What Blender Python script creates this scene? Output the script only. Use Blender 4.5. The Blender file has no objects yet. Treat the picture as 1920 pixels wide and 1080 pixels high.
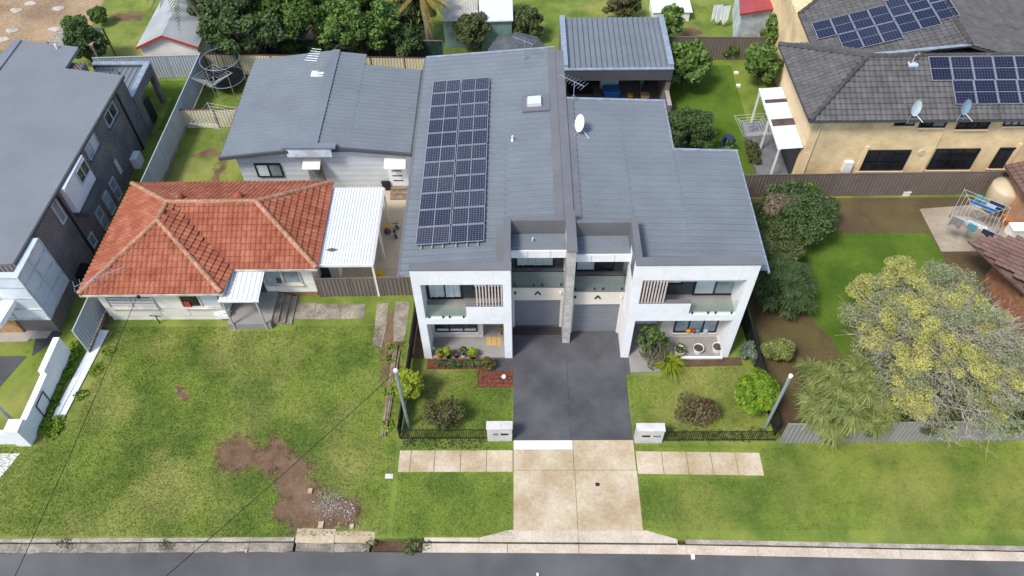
import bpy, bmesh, math, random
import numpy as np
from mathutils import Vector, Matrix
random.seed(7); RNG = np.random.default_rng(11)
S = bpy.context.scene
COL = S.collection
R = math.radians
# ------------------------------------------------------------------ camera
F = 1450.0; PITCH = R(51.05); ROLL = R(-1.03); YAW = R(-.95); CAM = np.array([0, -26., 32.])
_fw = np.array([math.sin(YAW)*math.cos(PITCH), math.cos(YAW)*math.cos(PITCH), -math.sin(PITCH)])
_rt0 = np.array([math.cos(YAW), -math.sin(YAW), 0]); _up0 = np.cross(_rt0, _fw)
RT = _rt0*math.cos(ROLL)+_up0*math.sin(ROLL); UP = -_rt0*math.sin(ROLL)+_up0*math.cos(ROLL); FW = _fw
cd = bpy.data.cameras.new('camera'); cam = bpy.data.objects.new('camera', cd); COL.objects.link(cam)
cd.sensor_width = 36; cd.lens = 36*F/1920; cd.clip_start = .5; cd.clip_end = 2000
cam.matrix_world = Matrix(((RT[0], UP[0], -FW[0], CAM[0]), (RT[1], UP[1], -FW[1], CAM[1]), (RT[2], UP[2], -FW[2], CAM[2]), (0, 0, 0, 1)))
S.camera = cam
# ------------------------------------------------------------------ light
SUN_EL, SUN_AZ = 55, 228          # degrees, azimuth clockwise from +Y
w = bpy.data.worlds.new('World'); S.world = w; w.use_nodes = True
nt = w.node_tree; bg = nt.nodes['Background']
sky = nt.nodes.new('ShaderNodeTexSky'); sky.sky_type = 'NISHITA'; sky.sun_disc = False
sky.sun_elevation = R(SUN_EL); sky.sun_rotation = R(SUN_AZ); sky.air_density = 1.0; sky.dust_density = 1.6; sky.ozone_density = 1.0
nt.links.new(sky.outputs[0], bg.inputs[0]); bg.inputs[1].default_value = .15
sl = bpy.data.lights.new('sun', 'SUN'); sl.energy = 2.2; sl.angle = R(12); sl.color = (1, .955, .89)
so = bpy.data.objects.new('sun', sl); COL.objects.link(so)
az = R(SUN_AZ); el = R(SUN_EL)
sd = Vector((math.sin(az)*math.cos(el), math.cos(az)*math.cos(el), math.sin(el)))
so.rotation_euler = sd.to_track_quat('Z', 'Y').to_euler(); so.location = (0, 0, 60)
S.view_settings.view_transform = 'Standard'; S.view_settings.look = 'None'; S.view_settings.gamma = 1
S.view_settings.exposure = .75
S.render.engine = 'CYCLES'
# ------------------------------------------------------------------ pixel -> place
def ray(x, y): return FW*F+RT*(x-960)-UP*(y-540)
def G(x, y, z=0):
    d = ray(x, y); t = (z-CAM[2])/d[2]; return CAM+d*t
def onY(x, y, Y):
    d = ray(x, y); return CAM+d*((Y-CAM[1])/d[1])
def onX(x, y, X):
    d = ray(x, y); return CAM+d*((X-CAM[0])/d[0])
# ------------------------------------------------------------------ materials
MATS = {}
def mat(name, col, rough=.7, var=.15, scale=1.5, fine=0, fscale=30, bump=0, bscale=40, spec=.3, metal=0, col2=None, trans=0, stretch=None):
    if name in MATS: return MATS[name]
    m = bpy.data.materials.new(name); m.use_nodes = True; n = m.node_tree.nodes; l = m.node_tree.links
    b = n['Principled BSDF']; b.inputs['Roughness'].default_value = rough
    b.inputs['Specular IOR Level'].default_value = spec; b.inputs['Metallic'].default_value = metal
    geo = n.new('ShaderNodeNewGeometry'); vec = geo.outputs['Position']
    if stretch:
        mp = n.new('ShaderNodeVectorMath'); mp.operation = 'MULTIPLY'; mp.inputs[1].default_value = stretch
        l.new(vec, mp.inputs[0]); vec = mp.outputs[0]
    def noise(sc, det=4):
        t = n.new('ShaderNodeTexNoise'); t.inputs['Scale'].default_value = sc; t.inputs['Detail'].default_value = det
        t.inputs['Roughness'].default_value = .6; l.new(vec, t.inputs['Vector']); return t.outputs['Fac']
    c2 = col2 or tuple(max(0, c*(1-2.2*var)) for c in col); c1 = col if col2 else tuple(c*(1+var) for c in col)
    r = n.new('ShaderNodeValToRGB'); r.color_ramp.elements[0].position = .35; r.color_ramp.elements[1].position = .68
    r.color_ramp.elements[0].color = (*c2, 1); r.color_ramp.elements[1].color = (*c1, 1)
    l.new(noise(scale), r.inputs[0]); out = r.outputs[0]
    if fine:
        mx = n.new('ShaderNodeMix'); mx.data_type = 'RGBA'; mx.blend_type = 'MULTIPLY'; mx.inputs[0].default_value = 1
        rr = n.new('ShaderNodeValToRGB'); rr.color_ramp.elements[0].position = .3; rr.color_ramp.elements[1].position = .7
        rr.color_ramp.elements[0].color = (1-fine,)*3+(1,); rr.color_ramp.elements[1].color = (1+fine*.5,)*3+(1,)
        l.new(noise(fscale, 3), rr.inputs[0]); l.new(out, mx.inputs[6]); l.new(rr.outputs[0], mx.inputs[7]); out = mx.outputs[2]
    l.new(out, b.inputs['Base Color'])
    if bump:
        bp = n.new('ShaderNodeBump'); bp.inputs['Strength'].default_value = bump; bp.inputs['Distance'].default_value = .02
        l.new(noise(bscale, 4), bp.inputs['Height']); l.new(bp.outputs[0], b.inputs['Normal'])
    if trans: b.inputs['Transmission Weight'].default_value = trans
    MATS[name] = m; return m
def leafmat(name, cols, rough=.55, trans=.25):
    """leaf colours vary per leaf (island) and slowly through the crown"""
    m = bpy.data.materials.new(name); m.use_nodes = True; n = m.node_tree.nodes; l = m.node_tree.links
    b = n['Principled BSDF']; b.inputs['Roughness'].default_value = rough; b.inputs['Specular IOR Level'].default_value = .25
    geo = n.new('ShaderNodeNewGeometry'); t = n.new('ShaderNodeTexNoise'); t.inputs['Scale'].default_value = 1.6; t.inputs['Detail'].default_value = 3
    l.new(geo.outputs['Position'], t.inputs['Vector'])
    a = n.new('ShaderNodeMath'); a.operation = 'MULTIPLY_ADD'; a.inputs[1].default_value = .55; l.new(geo.outputs['Random Per Island'], a.inputs[0])
    k = n.new('ShaderNodeMath'); k.operation = 'MULTIPLY_ADD'; k.inputs[1].default_value = 1.5; k.inputs[2].default_value = -.52; l.new(t.outputs['Fac'], k.inputs[0]); l.new(k.outputs[0], a.inputs[2])
    r = n.new('ShaderNodeValToRGB'); e = r.color_ramp.elements
    for i, c in enumerate(cols):
        p = i/(len(cols)-1)
        if i < 2: e[i].position = p; e[i].color = (*c, 1)
        else: x = e.new(p); x.color = (*c, 1)
    if len(cols) > 2:
        for i, c in enumerate(cols): e[i].position = i/(len(cols)-1); e[i].color = (*c, 1)
    l.new(a.outputs[0], r.inputs[0]); l.new(r.outputs[0], b.inputs['Base Color'])
    tr = n.new('ShaderNodeBsdfTranslucent'); mx = n.new('ShaderNodeMixShader'); mx.inputs[0].default_value = trans
    l.new(r.outputs[0], tr.inputs[0]); l.new(b.outputs[0], mx.inputs[1]); l.new(tr.outputs[0], mx.inputs[2])
    l.new(mx.outputs[0], n['Material Output'].inputs[0]); MATS[name] = m; return m
def brickmat(name, c1, c2, mortar, bw=.24, bh=.086, rough=.85, ms=.012):
    m = bpy.data.materials.new(name); m.use_nodes = True; n = m.node_tree.nodes; l = m.node_tree.links
    b = n['Principled BSDF']; b.inputs['Roughness'].default_value = rough; b.inputs['Specular IOR Level'].default_value = .2
    geo = n.new('ShaderNodeNewGeometry'); sp = n.new('ShaderNodeSeparateXYZ'); l.new(geo.outputs['Position'], sp.inputs[0])
    ad = n.new('ShaderNodeMath'); l.new(sp.outputs[0], ad.inputs[0]); l.new(sp.outputs[1], ad.inputs[1])
    cb = n.new('ShaderNodeCombineXYZ'); l.new(ad.outputs[0], cb.inputs[0]); l.new(sp.outputs[2], cb.inputs[1])
    t = n.new('ShaderNodeTexBrick'); t.inputs['Scale'].default_value = 1; t.inputs['Brick Width'].default_value = bw; t.inputs['Row Height'].default_value = bh
    t.inputs['Mortar Size'].default_value = ms; t.inputs['Color1'].default_value = (*c1, 1); t.inputs['Color2'].default_value = (*c2, 1); t.inputs['Mortar'].default_value = (*mortar, 1)
    l.new(cb.outputs[0], t.inputs['Vector'])
    ns = n.new('ShaderNodeTexNoise'); ns.inputs['Scale'].default_value = .8; ns.inputs['Detail'].default_value = 5; l.new(geo.outputs['Position'], ns.inputs['Vector'])
    r = n.new('ShaderNodeValToRGB'); r.color_ramp.elements[0].color = (.72, .72, .72, 1); r.color_ramp.elements[1].color = (1.12, 1.12, 1.12, 1)
    r.color_ramp.elements[0].position = .3; r.color_ramp.elements[1].position = .7; l.new(ns.outputs[0], r.inputs[0])
    mx = n.new('ShaderNodeMix'); mx.data_type = 'RGBA'; mx.blend_type = 'MULTIPLY'; mx.inputs[0].default_value = 1
    l.new(t.outputs['Color'], mx.inputs[6]); l.new(r.outputs[0], mx.inputs[7]); l.new(mx.outputs[2], b.inputs['Base Color'])
    bp = n.new('ShaderNodeBump'); bp.inputs['Strength'].default_value = .5; bp.inputs['Distance'].default_value = .01; bp.invert = True
    l.new(t.outputs['Fac'], bp.inputs['Height']); l.new(bp.outputs[0], b.inputs['Normal']); MATS[name] = m; return m
def glassmat(name, tint=(.8, .9, .88), alpha=.25, rough=.03):
    m = bpy.data.materials.new(name); m.use_nodes = True; n = m.node_tree.nodes; l = m.node_tree.links
    b = n['Principled BSDF']; b.inputs['Roughness'].default_value = rough; b.inputs['Base Color'].default_value = (*tint, 1)
    tr = n.new('ShaderNodeBsdfTransparent'); tr.inputs[0].default_value = (*tint, 1); mx = n.new('ShaderNodeMixShader'); mx.inputs[0].default_value = alpha
    l.new(tr.outputs[0], mx.inputs[1]); l.new(b.outputs[0], mx.inputs[2]); l.new(mx.outputs[0], n['Material Output'].inputs[0]); MATS[name] = m; return m
def solarmat(name, cell, line, cw, bw=.012, sheen=.12):
    """cell grid in the panel's own UV-like object space: x,y in metres"""
    m = bpy.data.materials.new(name); m.use_nodes = True; n = m.node_tree.nodes; l = m.node_tree.links
    b = n['Principled BSDF']; b.inputs['Roughness'].default_value = sheen; b.inputs['Specular IOR Level'].default_value = .6
    tc = n.new('ShaderNodeTexCoord'); t = n.new('ShaderNodeTexBrick'); t.offset = 0; t.inputs['Scale'].default_value = 1
    t.inputs['Brick Width'].default_value = cw[0]; t.inputs['Row Height'].default_value = cw[1]; t.inputs['Mortar Size'].default_value = bw; t.inputs['Mortar Smooth'].default_value = .1
    t.inputs['Color1'].default_value = (*cell, 1); t.inputs['Color2'].default_value = tuple(c*.75 for c in cell)+(1,); t.inputs['Mortar'].default_value = (*line, 1)
    l.new(tc.outputs['Object'], t.inputs['Vector'])
    oi = n.new('ShaderNodeObjectInfo'); r = n.new('ShaderNodeValToRGB'); r.color_ramp.elements[0].color = (.8, .8, .85, 1); r.color_ramp.elements[1].color = (1.35, 1.25, 1.2, 1)
    l.new(oi.outputs['Random'], r.inputs[0]); mx = n.new('ShaderNodeMix'); mx.data_type = 'RGBA'; mx.blend_type = 'MULTIPLY'; mx.inputs[0].default_value = 1
    l.new(t.outputs['Color'], mx.inputs[6]); l.new(r.outputs[0], mx.inputs[7]); l.new(mx.outputs[2], b.inputs['Base Color']); MATS[name] = m; return m
WHITE = mat('white_render', (.80, .805, .81), .75, .035, .8, .05, 6)
CREAM = mat('cream_render', (.68, .62, .54), .8, .04, 1, .05, 20)
CREAMW = mat('cream_board', (.74, .69, .60), .7, .06, .9, .06, 8)
ROOFM = mat('blue_grey_metal', (.165, .186, .204), .42, .05, .5, .06, 6, spec=.4)
ROOFL = mat('slate_metal', (.185, .195, .205), .5, .04, .4, .05, 5, spec=.4)
CAP = mat('charcoal_capping', (.15, .15, .157), .5, .05, .6, .05, 9)
DARK = mat('dark_grey_cladding', (.075, .08, .085), .6, .06, 1.2)
BLACK = mat('black_metal', (.016, .017, .018), .45, .1, 2)
GREYD = mat('garage_door_grey', (.20, .205, .22), .5, .03, 1)
CONCP = mat('concrete_panel', (.46, .44, .41), .85, .14, 1.6, .15, 12)
PORCH = mat('porch_tile', (.27, .255, .235), .6, .05, 1.4, .06, 15)
CHAR = mat('charcoal_paving', (.086, .086, .092), .7, .17, .5, .14, 45, .25, 90)
CONC = mat('concrete_slab', (.55, .465, .34), .9, 0, .6, .16, 7, .2, 60, col2=(.38, .285, .17))
CONCW = mat('fresh_concrete', (.66, .64, .60), .9, .05, 1.2, .06, 14)
CONCO = mat('old_concrete', (.36, .31, .24), .95, 0, 1.3, .35, 9, .5, 25, col2=(.17, .145, .115))
YARD = mat('yard_concrete', (.50, .43, .32), .9, 0, .5, .08, 10, col2=(.40, .33, .23))
ROAD = mat('asphalt', (.115, .113, .112), .9, .15, .25, .3, 60, .3, 120)
SOIL = mat('soil', (.135, .085, .05), 1, 0, 1.2, .35, 14, .8, 20, col2=(.075, .05, .03))
SITE = mat('building_site_dirt', (.42, .29, .17), 1, 0, .35, .3, 5, .9, 6, col2=(.24, .165, .10))
MULCH = mat('red_mulch', (.20, .065, .04), 1, .3, 8, .6, 25, 1, 30)
BARK = mat('bark', (.20, .165, .125), .95, .25, 6, .3, 25, .8, 30)
TWIG = mat('grey_twig', (.47, .42, .35), .9, .25, 3)
TIMB = mat('weathered_timber', (.26, .20, .14), .9, .2, 5, .3, 30)
WOOD = mat('warm_timber', (.42, .24, .11), .6, .15, 4)
SLATM = mat('slat_pinkish', (.62, .52, .47), .7, .06, 3)
FENB = mat('brown_fence', (.165, .135, .115), .55, .06, .7)
FENG = mat('grey_fence', (.42, .45, .48), .5, .05, .7)
FENC = mat('cream_fence', (.62, .56, .38), .55, .05, .7)
FENK = mat('greybrown_fence', (.27, .255, .235), .55, .06, .8)
GREENCL = mat('green_shade_cloth', (.015, .045, .035), .9, .2, 2)
TERRA = mat('terracotta_tile', (.40, .115, .055), .85, 0, 1.3, .4, 7, .3, 25, col2=(.24, .058, .030))
TERRAR = mat('terracotta_ridge', (.50, .25, .15), .9, 0, 2.2, .4, 9, col2=(.32, .17, .10))
CTILE = mat('charcoal_roof_tile', (.085, .083, .081), .8, 0, .9, .35, 9, .2, 25, col2=(.058, .054, .052))
BTILE = mat('brown_roof_tile', (.17, .105, .085), .85, .15, 1.2, .3, 9)
TANB = brickmat('tan_brick', (.82, .61, .33), (.72, .52, .26), (.74, .58, .37))
TANR = mat('tan_render', (.76, .57, .34), .8, .04, 1)
DKB = brickmat('dark_brick', (.095, .080, .075), (.055, .048, .048), (.32, .285, .265), ms=.016)
GLASSD = mat('dark_glass', (.022, .026, .03), .06, .3, .7, spec=.7)
GLASSL = mat('pale_glass', (.30, .36, .38), .08, .25, .8, spec=.7)
FROST = mat('frosted_glass', (.55, .60, .63), .25, .06, .7, spec=.5)
BGLASS = glassmat('balcony_glass', (.86, .92, .89), .06)
CURT = mat('curtain', (.62, .66, .66), .9, .06, 3)
ALU = mat('aluminium', (.55, .56, .58), .35, .05, 3, metal=.6)
WPL = mat('white_plastic', (.78, .78, .76), .5, .04, 3)
STEELW = mat('white_steel_roof', (.62, .64, .65), .5, .03, .6, .05, 4)
GALV = mat('galvanised', (.42, .47, .52), .4, .1, 3, metal=.5)
def sm(name, c, r=.6): return mat(name, c, r, .06, 3)
RED = sm('red_paint', (.42, .05, .035)); BLUE = sm('blue_plastic', (.03, .14, .36)); NAVY = sm('navy_cloth', (.025, .04, .10)); YEL = sm('yellow_plastic', (.62, .36, .02)); GRN = sm('green_cloth', (.03, .22, .12)); TEAL = sm('teal_cloth', (.10, .30, .36)); ORG = sm('orange_pot', (.42, .15, .05)); SKIN = sm('skin', (.45, .26, .18)); PURP = sm('purple_plastic', (.16, .03, .12)); PALEB = sm('pale_blue_cloth', (.45, .55, .66)); TANKM = mat('tank_beige', (.56, .46, .31), .5, .05, 1); STRAW = sm('straw_mat', (.50, .33, .13))
def groundmat(name, ga, gb, gc, dirt=(), dry=.5):
    """turf: fine blade grain, clumps, yellowed drifts, bare soil where patches lie"""
    m = bpy.data.materials.new(name); m.use_nodes = True; n = m.node_tree.nodes; l = m.node_tree.links
    b = n['Principled BSDF']; b.inputs['Roughness'].default_value = .9; b.inputs['Specular IOR Level'].default_value = .12
    geo = n.new('ShaderNodeNewGeometry'); P = geo.outputs['Position']
    def noise(sc, det=4, ro=.6):
        t = n.new('ShaderNodeTexNoise'); t.inputs['Scale'].default_value = sc; t.inputs['Detail'].default_value = det; t.inputs['Roughness'].default_value = ro; l.new(P, t.inputs['Vector']); return t.outputs['Fac']
    def ramp(f, p0, p1, c0, c1):
        r = n.new('ShaderNodeValToRGB'); r.color_ramp.elements[0].position = p0; r.color_ramp.elements[1].position = p1
        r.color_ramp.elements[0].color = (*c0, 1); r.color_ramp.elements[1].color = (*c1, 1); l.new(f, r.inputs[0]); return r.outputs[0]
    def mix(f, a, b_, bt='MIX'):
        x = n.new('ShaderNodeMix'); x.data_type = 'RGBA'; x.blend_type = bt
        if isinstance(f, float): x.inputs[0].default_value = f
        else: l.new(f, x.inputs[0])
        for s, v in ((6, a), (7, b_)):
            if isinstance(v, tuple): x.inputs[s].default_value = (*v, 1)
            else: l.new(v, x.inputs[s])
        return x.outputs[2]
    c = mix(ramp(noise(.38, 5, .6), .40, .60, (0, 0, 0), (1, 1, 1)), ga, gb)
    c = mix(ramp(noise(.16, 5, .6), .47, .68, (0, 0, 0), (dry,)*3), c, gc)
    c = mix(ramp(noise(2.6, 5, .7), .56, .72, (0, 0, 0), (.55,)*3), c, tuple(x*.62 for x in ga))
    c = mix(ramp(noise(3.4, 5, .7), .60, .75, (0, 0, 0), (.45,)*3), c, tuple(x*1.25 for x in gc))
    c = mix(1.0, c, ramp(noise(38, 3, .8), .32, .68, (.58, .6, .58), (1.36, 1.33, 1.26)), 'MULTIPLY')
    bp_h = noise(30, 4, .8)
    tot = None
    wn = n.new('ShaderNodeTexNoise'); wn.inputs['Scale'].default_value = 1.1; wn.inputs['Detail'].default_value = 5; wn.inputs['Roughness'].default_value = .7; l.new(P, wn.inputs['Vector'])
    wo = n.new('ShaderNodeVectorMath'); wo.operation = 'MULTIPLY_ADD'; wo.inputs[1].default_value = (1.7, 1.7, 0); l.new(wn.outputs['Color'], wo.inputs[0])
    w2 = n.new('ShaderNodeVectorMath'); w2.operation = 'SUBTRACT'; w2.inputs[1].default_value = (.85, .85, 0); l.new(P, w2.inputs[0]); l.new(w2.outputs[0], wo.inputs[2]); PW_ = wo.outputs[0]
    for (cx, cy, rx, ry, ang) in dirt:
        v = n.new('ShaderNodeVectorMath'); v.operation = 'SUBTRACT'; v.inputs[1].default_value = (cx, cy, 0); l.new(PW_, v.inputs[0])
        rt = n.new('ShaderNodeVectorRotate'); rt.rotation_type = 'Z_AXIS'; rt.inputs['Angle'].default_value = -ang; l.new(v.outputs[0], rt.inputs[0])
        s = n.new('ShaderNodeVectorMath'); s.operation = 'MULTIPLY'; s.inputs[1].default_value = (1/rx, 1/ry, 0); l.new(rt.outputs[0], s.inputs[0])
        ln = n.new('ShaderNodeVectorMath'); ln.operation = 'LENGTH'; l.new(s.outputs[0], ln.inputs[0])
        if tot is None: tot = ln.outputs['Value']
        else:
            q = n.new('ShaderNodeMath'); q.operation = 'MINIMUM'; l.new(tot, q.inputs[0]); l.new(ln.outputs['Value'], q.inputs[1]); tot = q.outputs[0]
    if tot is not None:
        q = n.new('ShaderNodeMath'); q.operation = 'MULTIPLY_ADD'; q.inputs[1].default_value = 1.5; l.new(noise(1.7, 6, .72), q.inputs[0]); l.new(tot, q.inputs[2])
        f = ramp(q.outputs[0], .0, 1, (0, 0, 0), (1, 1, 1))
        mr = n.new('ShaderNodeMapRange'); mr.inputs['From Min'].default_value = 1.55; mr.inputs['From Max'].default_value = 2.12; mr.inputs['To Min'].default_value = 1; mr.inputs['To Max'].default_value = 0; l.new(q.outputs[0], mr.inputs['Value'])
        d = ramp(noise(1.1, 6, .7), .35, .7, (.115, .068, .040), (.24, .155, .095)); d = mix(1.0, d, ramp(noise(18, 3), .3, .7, (.7,)*3, (1.25,)*3), 'MULTIPLY')
        c = mix(mr.outputs[0], c, d)
    l.new(c, b.inputs['Base Color'])
    bp = n.new('ShaderNodeBump'); bp.inputs['Strength'].default_value = .8; bp.inputs['Distance'].default_value = .05; l.new(bp_h, bp.inputs['Height']); l.new(bp.outputs[0], b.inputs['Normal'])
    MATS[name] = m; return m
# ------------------------------------------------------------------ mesh builder
class MB:
    def __init__(s): s.v = []; s.f = []
    def add(s, vs, fs):
        o = len(s.v); s.v += [tuple(map(float, v)) for v in vs]; s.f += [tuple(i+o for i in f) for f in fs]; return s
    def box(s, x0, y0, z0, x1, y1, z1):
        x0, x1 = sorted((x0, x1)); y0, y1 = sorted((y0, y1)); z0, z1 = sorted((z0, z1))
        return s.add([(x0, y0, z0), (x1, y0, z0), (x1, y1, z0), (x0, y1, z0), (x0, y0, z1), (x1, y0, z1), (x1, y1, z1), (x0, y1, z1)],
                     [(0, 3, 2, 1), (4, 5, 6, 7), (0, 1, 5, 4), (1, 2, 6, 5), (2, 3, 7, 6), (3, 0, 4, 7)])
    def prism(s, poly, z0, z1):
        """poly counter-clockwise from above; z0,z1 numbers or per-vertex lists"""
        n = len(poly); a = z0 if hasattr(z0, '__len__') else [z0]*n; b = z1 if hasattr(z1, '__len__') else [z1]*n
        return s.add([(p[0], p[1], a[i]) for i, p in enumerate(poly)]+[(p[0], p[1], b[i]) for i, p in enumerate(poly)],
                     [tuple(range(n-1, -1, -1)), tuple(range(n, 2*n))]+[(i, (i+1) % n, n+(i+1) % n, n+i) for i in range(n)])
    def slab(s, pts, t):
        """polygon in space thickened downward by t"""
        n = len(pts); return s.add([tuple(p) for p in pts]+[(p[0], p[1], p[2]-t) for p in pts], [tuple(range(n)), tuple(range(2*n-1, n-1, -1))]+[(i, n+i, n+(i+1) % n, (i+1) % n) for i in range(n)])
    def bar(s, a, b, wd, ht=None, up=(0, 0, 1)):
        a = Vector(a); b = Vector(b); d = (b-a).normalized(); ht = ht or wd; u = Vector(up)
        if abs(d.dot(u)) > .98: u = Vector((0, 1, 0))
        sx = d.cross(u).normalized()*wd/2; sy = sx.cross(d).normalized()*ht/2
        vs = [a-sx-sy, a+sx-sy, a+sx+sy, a-sx+sy, b-sx-sy, b+sx-sy, b+sx+sy, b-sx+sy]
        return s.add(vs, [(0, 1, 2, 3), (7, 6, 5, 4), (0, 4, 5, 1), (1, 5, 6, 2), (2, 6, 7, 3), (3, 7, 4, 0)])
    def tube(s, path, r, n=6):
        path = [Vector(p) for p in path]; rs = r if hasattr(r, '__len__') else [r]*len(path); o = len(s.v); m = len(path)
        for i, p in enumerate(path):
            d = (path[min(i+1, m-1)]-path[max(i-1, 0)]).normalized(); u = Vector((0, 0, 1)) if abs(d.z) < .9 else Vector((1, 0, 0))
            x = d.cross(u).normalized(); y = x.cross(d)
            for k in range(n):
                a = 2*math.pi*k/n; s.v.append(tuple(p+(x*math.cos(a)+y*math.sin(a))*rs[i]))
        for i in range(m-1):
            for k in range(n): s.f.append((o+i*n+k, o+i*n+(k+1) % n, o+(i+1)*n+(k+1) % n, o+(i+1)*n+k))
        s.f.append(tuple(o+k for k in range(n-1, -1, -1))); s.f.append(tuple(o+(m-1)*n+k for k in range(n))); return s
    def lathe(s, prof, c=(0, 0, 0), n=16):
        o = len(s.v); m = len(prof)
        for r, z in prof:
            for k in range(n):
                a = 2*math.pi*k/n; s.v.append((c[0]+r*math.cos(a), c[1]+r*math.sin(a), c[2]+z))
        for i in range(m-1):
            for k in range(n): s.f.append((o+i*n+k, o+i*n+(k+1) % n, o+(i+1)*n+(k+1) % n, o+(i+1)*n+k))
        s.f.append(tuple(o+k for k in range(n-1, -1, -1))); s.f.append(tuple(o+(m-1)*n+k for k in range(n))); return s
    def disc(s, c, nrm, r, n=16, t=.02):
        nrm = Vector(nrm).normalized(); return s.tube([Vector(c)-nrm*t/2, Vector(c)+nrm*t/2], r, n)
    def ribs(s, o, u, v, lu, lv, step=.33, h=.04, wd=.07, n=(0, 0, 1), groove=False):
        """metal sheet: origin o, ribs run along u (len lu), spaced along v (len lv); thin solid"""
        o = Vector(o); u = Vector(u).normalized(); v = Vector(v).normalized(); nn = Vector(n).normalized()
        prof = [(0, 0)]; k = int(lv/step)
        for i in range(k):
            c = (i+.5)*lv/k; prof += [(c-wd*.9, 0), (c-wd*.45, h), (c+wd*.3, h), (c+wd*.4, -h), (c+wd*1.1, -h), (c+wd*1.25, 0)] if groove else [(c-wd*.9, 0), (c-wd*.4, h), (c+wd*.4, h), (c+wd*.9, 0)]
        prof.append((lv, 0)); b = len(s.v)
        for q in (0, lu):
            for a, z in prof: s.v.append(tuple(o+u*q+v*a+nn*z))
        m = len(prof)
        for i in range(m-1): s.f.append((b+i, b+m+i, b+m+i+1, b+i+1))
        return s
    def build(s, name, m, parent=None, smooth=False, at=None):
        me = bpy.data.meshes.new(name); ob = bpy.data.objects.new(name, me); COL.objects.link(ob)
        loc = Vector((0, 0, 0))
        if parent is not None:
            ob.parent = parent; loc = wloc(parent)
            vs = [(x-loc.x, y-loc.y, z-loc.z) for x, y, z in s.v]
        else:
            a = np.array(s.v); c = at or ((a[:, 0].min()+a[:, 0].max())/2, (a[:, 1].min()+a[:, 1].max())/2, a[:, 2].min())
            ob.location = c; vs = [(x-c[0], y-c[1], z-c[2]) for x, y, z in s.v]
        me.from_pydata(vs, [], s.f)
        if isinstance(m, (list, tuple)):
            for q in m: me.materials.append(q)
        else: me.materials.append(m)
        if smooth: me.polygons.foreach_set('use_smooth', [True]*len(me.polygons))
        me.update(); return ob
def wloc(o):
    l = Vector((0, 0, 0))
    while o is not None: l = l+o.location; o = o.parent
    return l
def tag(o, label=None, cat=None, group=None, kind=None):
    if label: o['label'] = label
    if cat: o['category'] = cat
    if group: o['group'] = group
    if kind: o['kind'] = kind
    return o
def thing(name, label, cat, loc=(0, 0, 0), group=None):
    o = bpy.data.objects.new(name, None); COL.objects.link(o); o.location = tuple(map(float, loc)); o.empty_display_size = .3
    return tag(o, label, cat, group)
def struct(o): o['kind'] = 'structure'; return o
def share(name, me, parent, loc, rot=(0, 0, 0), scale=(1, 1, 1)):
    o = bpy.data.objects.new(name, me); COL.objects.link(o); o.parent = parent
    o.location = Vector(loc)-(wloc(parent) if parent else Vector((0, 0, 0))); o.rotation_euler = rot; o.scale = scale; return o
def npmesh(name, V, Fq, m, parent=None, at=(0, 0, 0), k=4):
    me = bpy.data.meshes.new(name); V = np.asarray(V, np.float32)-np.asarray(at, np.float32); Fq = np.asarray(Fq, np.int32)
    me.vertices.add(len(V)); me.vertices.foreach_set('co', V.ravel()); nf = len(Fq)
    me.loops.add(nf*k); me.loops.foreach_set('vertex_index', Fq.ravel()); me.polygons.add(nf)
    me.polygons.foreach_set('loop_start', np.arange(nf)*k); me.update(calc_edges=True); me.materials.append(m)
    o = bpy.data.objects.new(name, me); COL.objects.link(o)
    if parent is not None: o.parent = parent; o.location = Vector(at)-wloc(parent)
    else: o.location = at
    return o
# ------------------------------------------------------------------ ground, street
def sheet(name, pts, z, m, px=False, t=.1):
    P = [G(*p)[:2] for p in pts] if px else pts
    a = sum(P[i][0]*P[(i+1) % len(P)][1]-P[(i+1) % len(P)][0]*P[i][1] for i in range(len(P)))
    if a < 0: P = P[::-1]
    return struct(MB().prism(P, z-t, z).build(name, m))
def pxd(x, y, rx, ry, a=0): p = G(x, y); return (p[0], p[1], rx, ry, a)
DIRT = [pxd(445, 850, .85, .95, .3), pxd(500, 862, 1.1, .5, -.5), pxd(520, 850, .5, .8, .4), pxd(548, 895, .75, 1.1, .3), pxd(572, 945, .75, 1.2), pxd(600, 975, 1.3, .55), pxd(640, 960, .8, .6), pxd(535, 955, .5, .5), pxd(342, 742, .35, .3), pxd(330, 728, .3, .2),
        pxd(560, 590, 1.2, .25), pxd(185, 600, .5, 1.6, .2), pxd(735, 640, .45, 2.2), pxd(1090, 60, .9, .9), pxd(240, 30, 1.2, .6), pxd(1300, 60, .8, .5),
        pxd(395, 288, 1.0, .35), pxd(412, 320, .3, 1.0), pxd(860, 120, 3, 1.2), pxd(600, 60, 5, 1.5), pxd(430, 60, 3, 1.5)]
GRASS = groundmat('front_turf', (.105, .160, .030), (.195, .250, .046), (.35, .33, .11), DIRT, .85)
GRASSV = groundmat('verge_turf', (.110, .170, .030), (.200, .260, .046), (.33, .33, .09), (), .65)
GRASSL = groundmat('lush_turf', (.060, .120, .014), (.105, .175, .022), (.16, .20, .04), (), .3)
struct(MB().prism([(-250, -250), (250, -250), (250, 250), (-250, 250)], -.6, -.3).build('ground', SOIL))
KP = [(-80, -14.5), (-22, -14.28), (-9.6, -14.23), (5.5, -14.34), (20.7, -14.68), (80, -16)]
def ky(x):
    for (a, b), (c, d) in zip(KP, KP[1:]):
        if a <= x <= c: return b+(d-b)*(x-a)/(c-a)
sheet('lawn', [(x, y+.55) for x, y in KP]+[(80, 90), (-80, 90)], 0, GRASS, t=.3)
sheet('road', KP+[(80, -60), (-80, -60)], -.10, ROAD, t=.15)
struct(MB().prism([(-80, -26), (80, -27.5), (80, -60), (-80, -60)][::-1], -.1, .0).build('far_verge', GRASSV))
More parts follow.
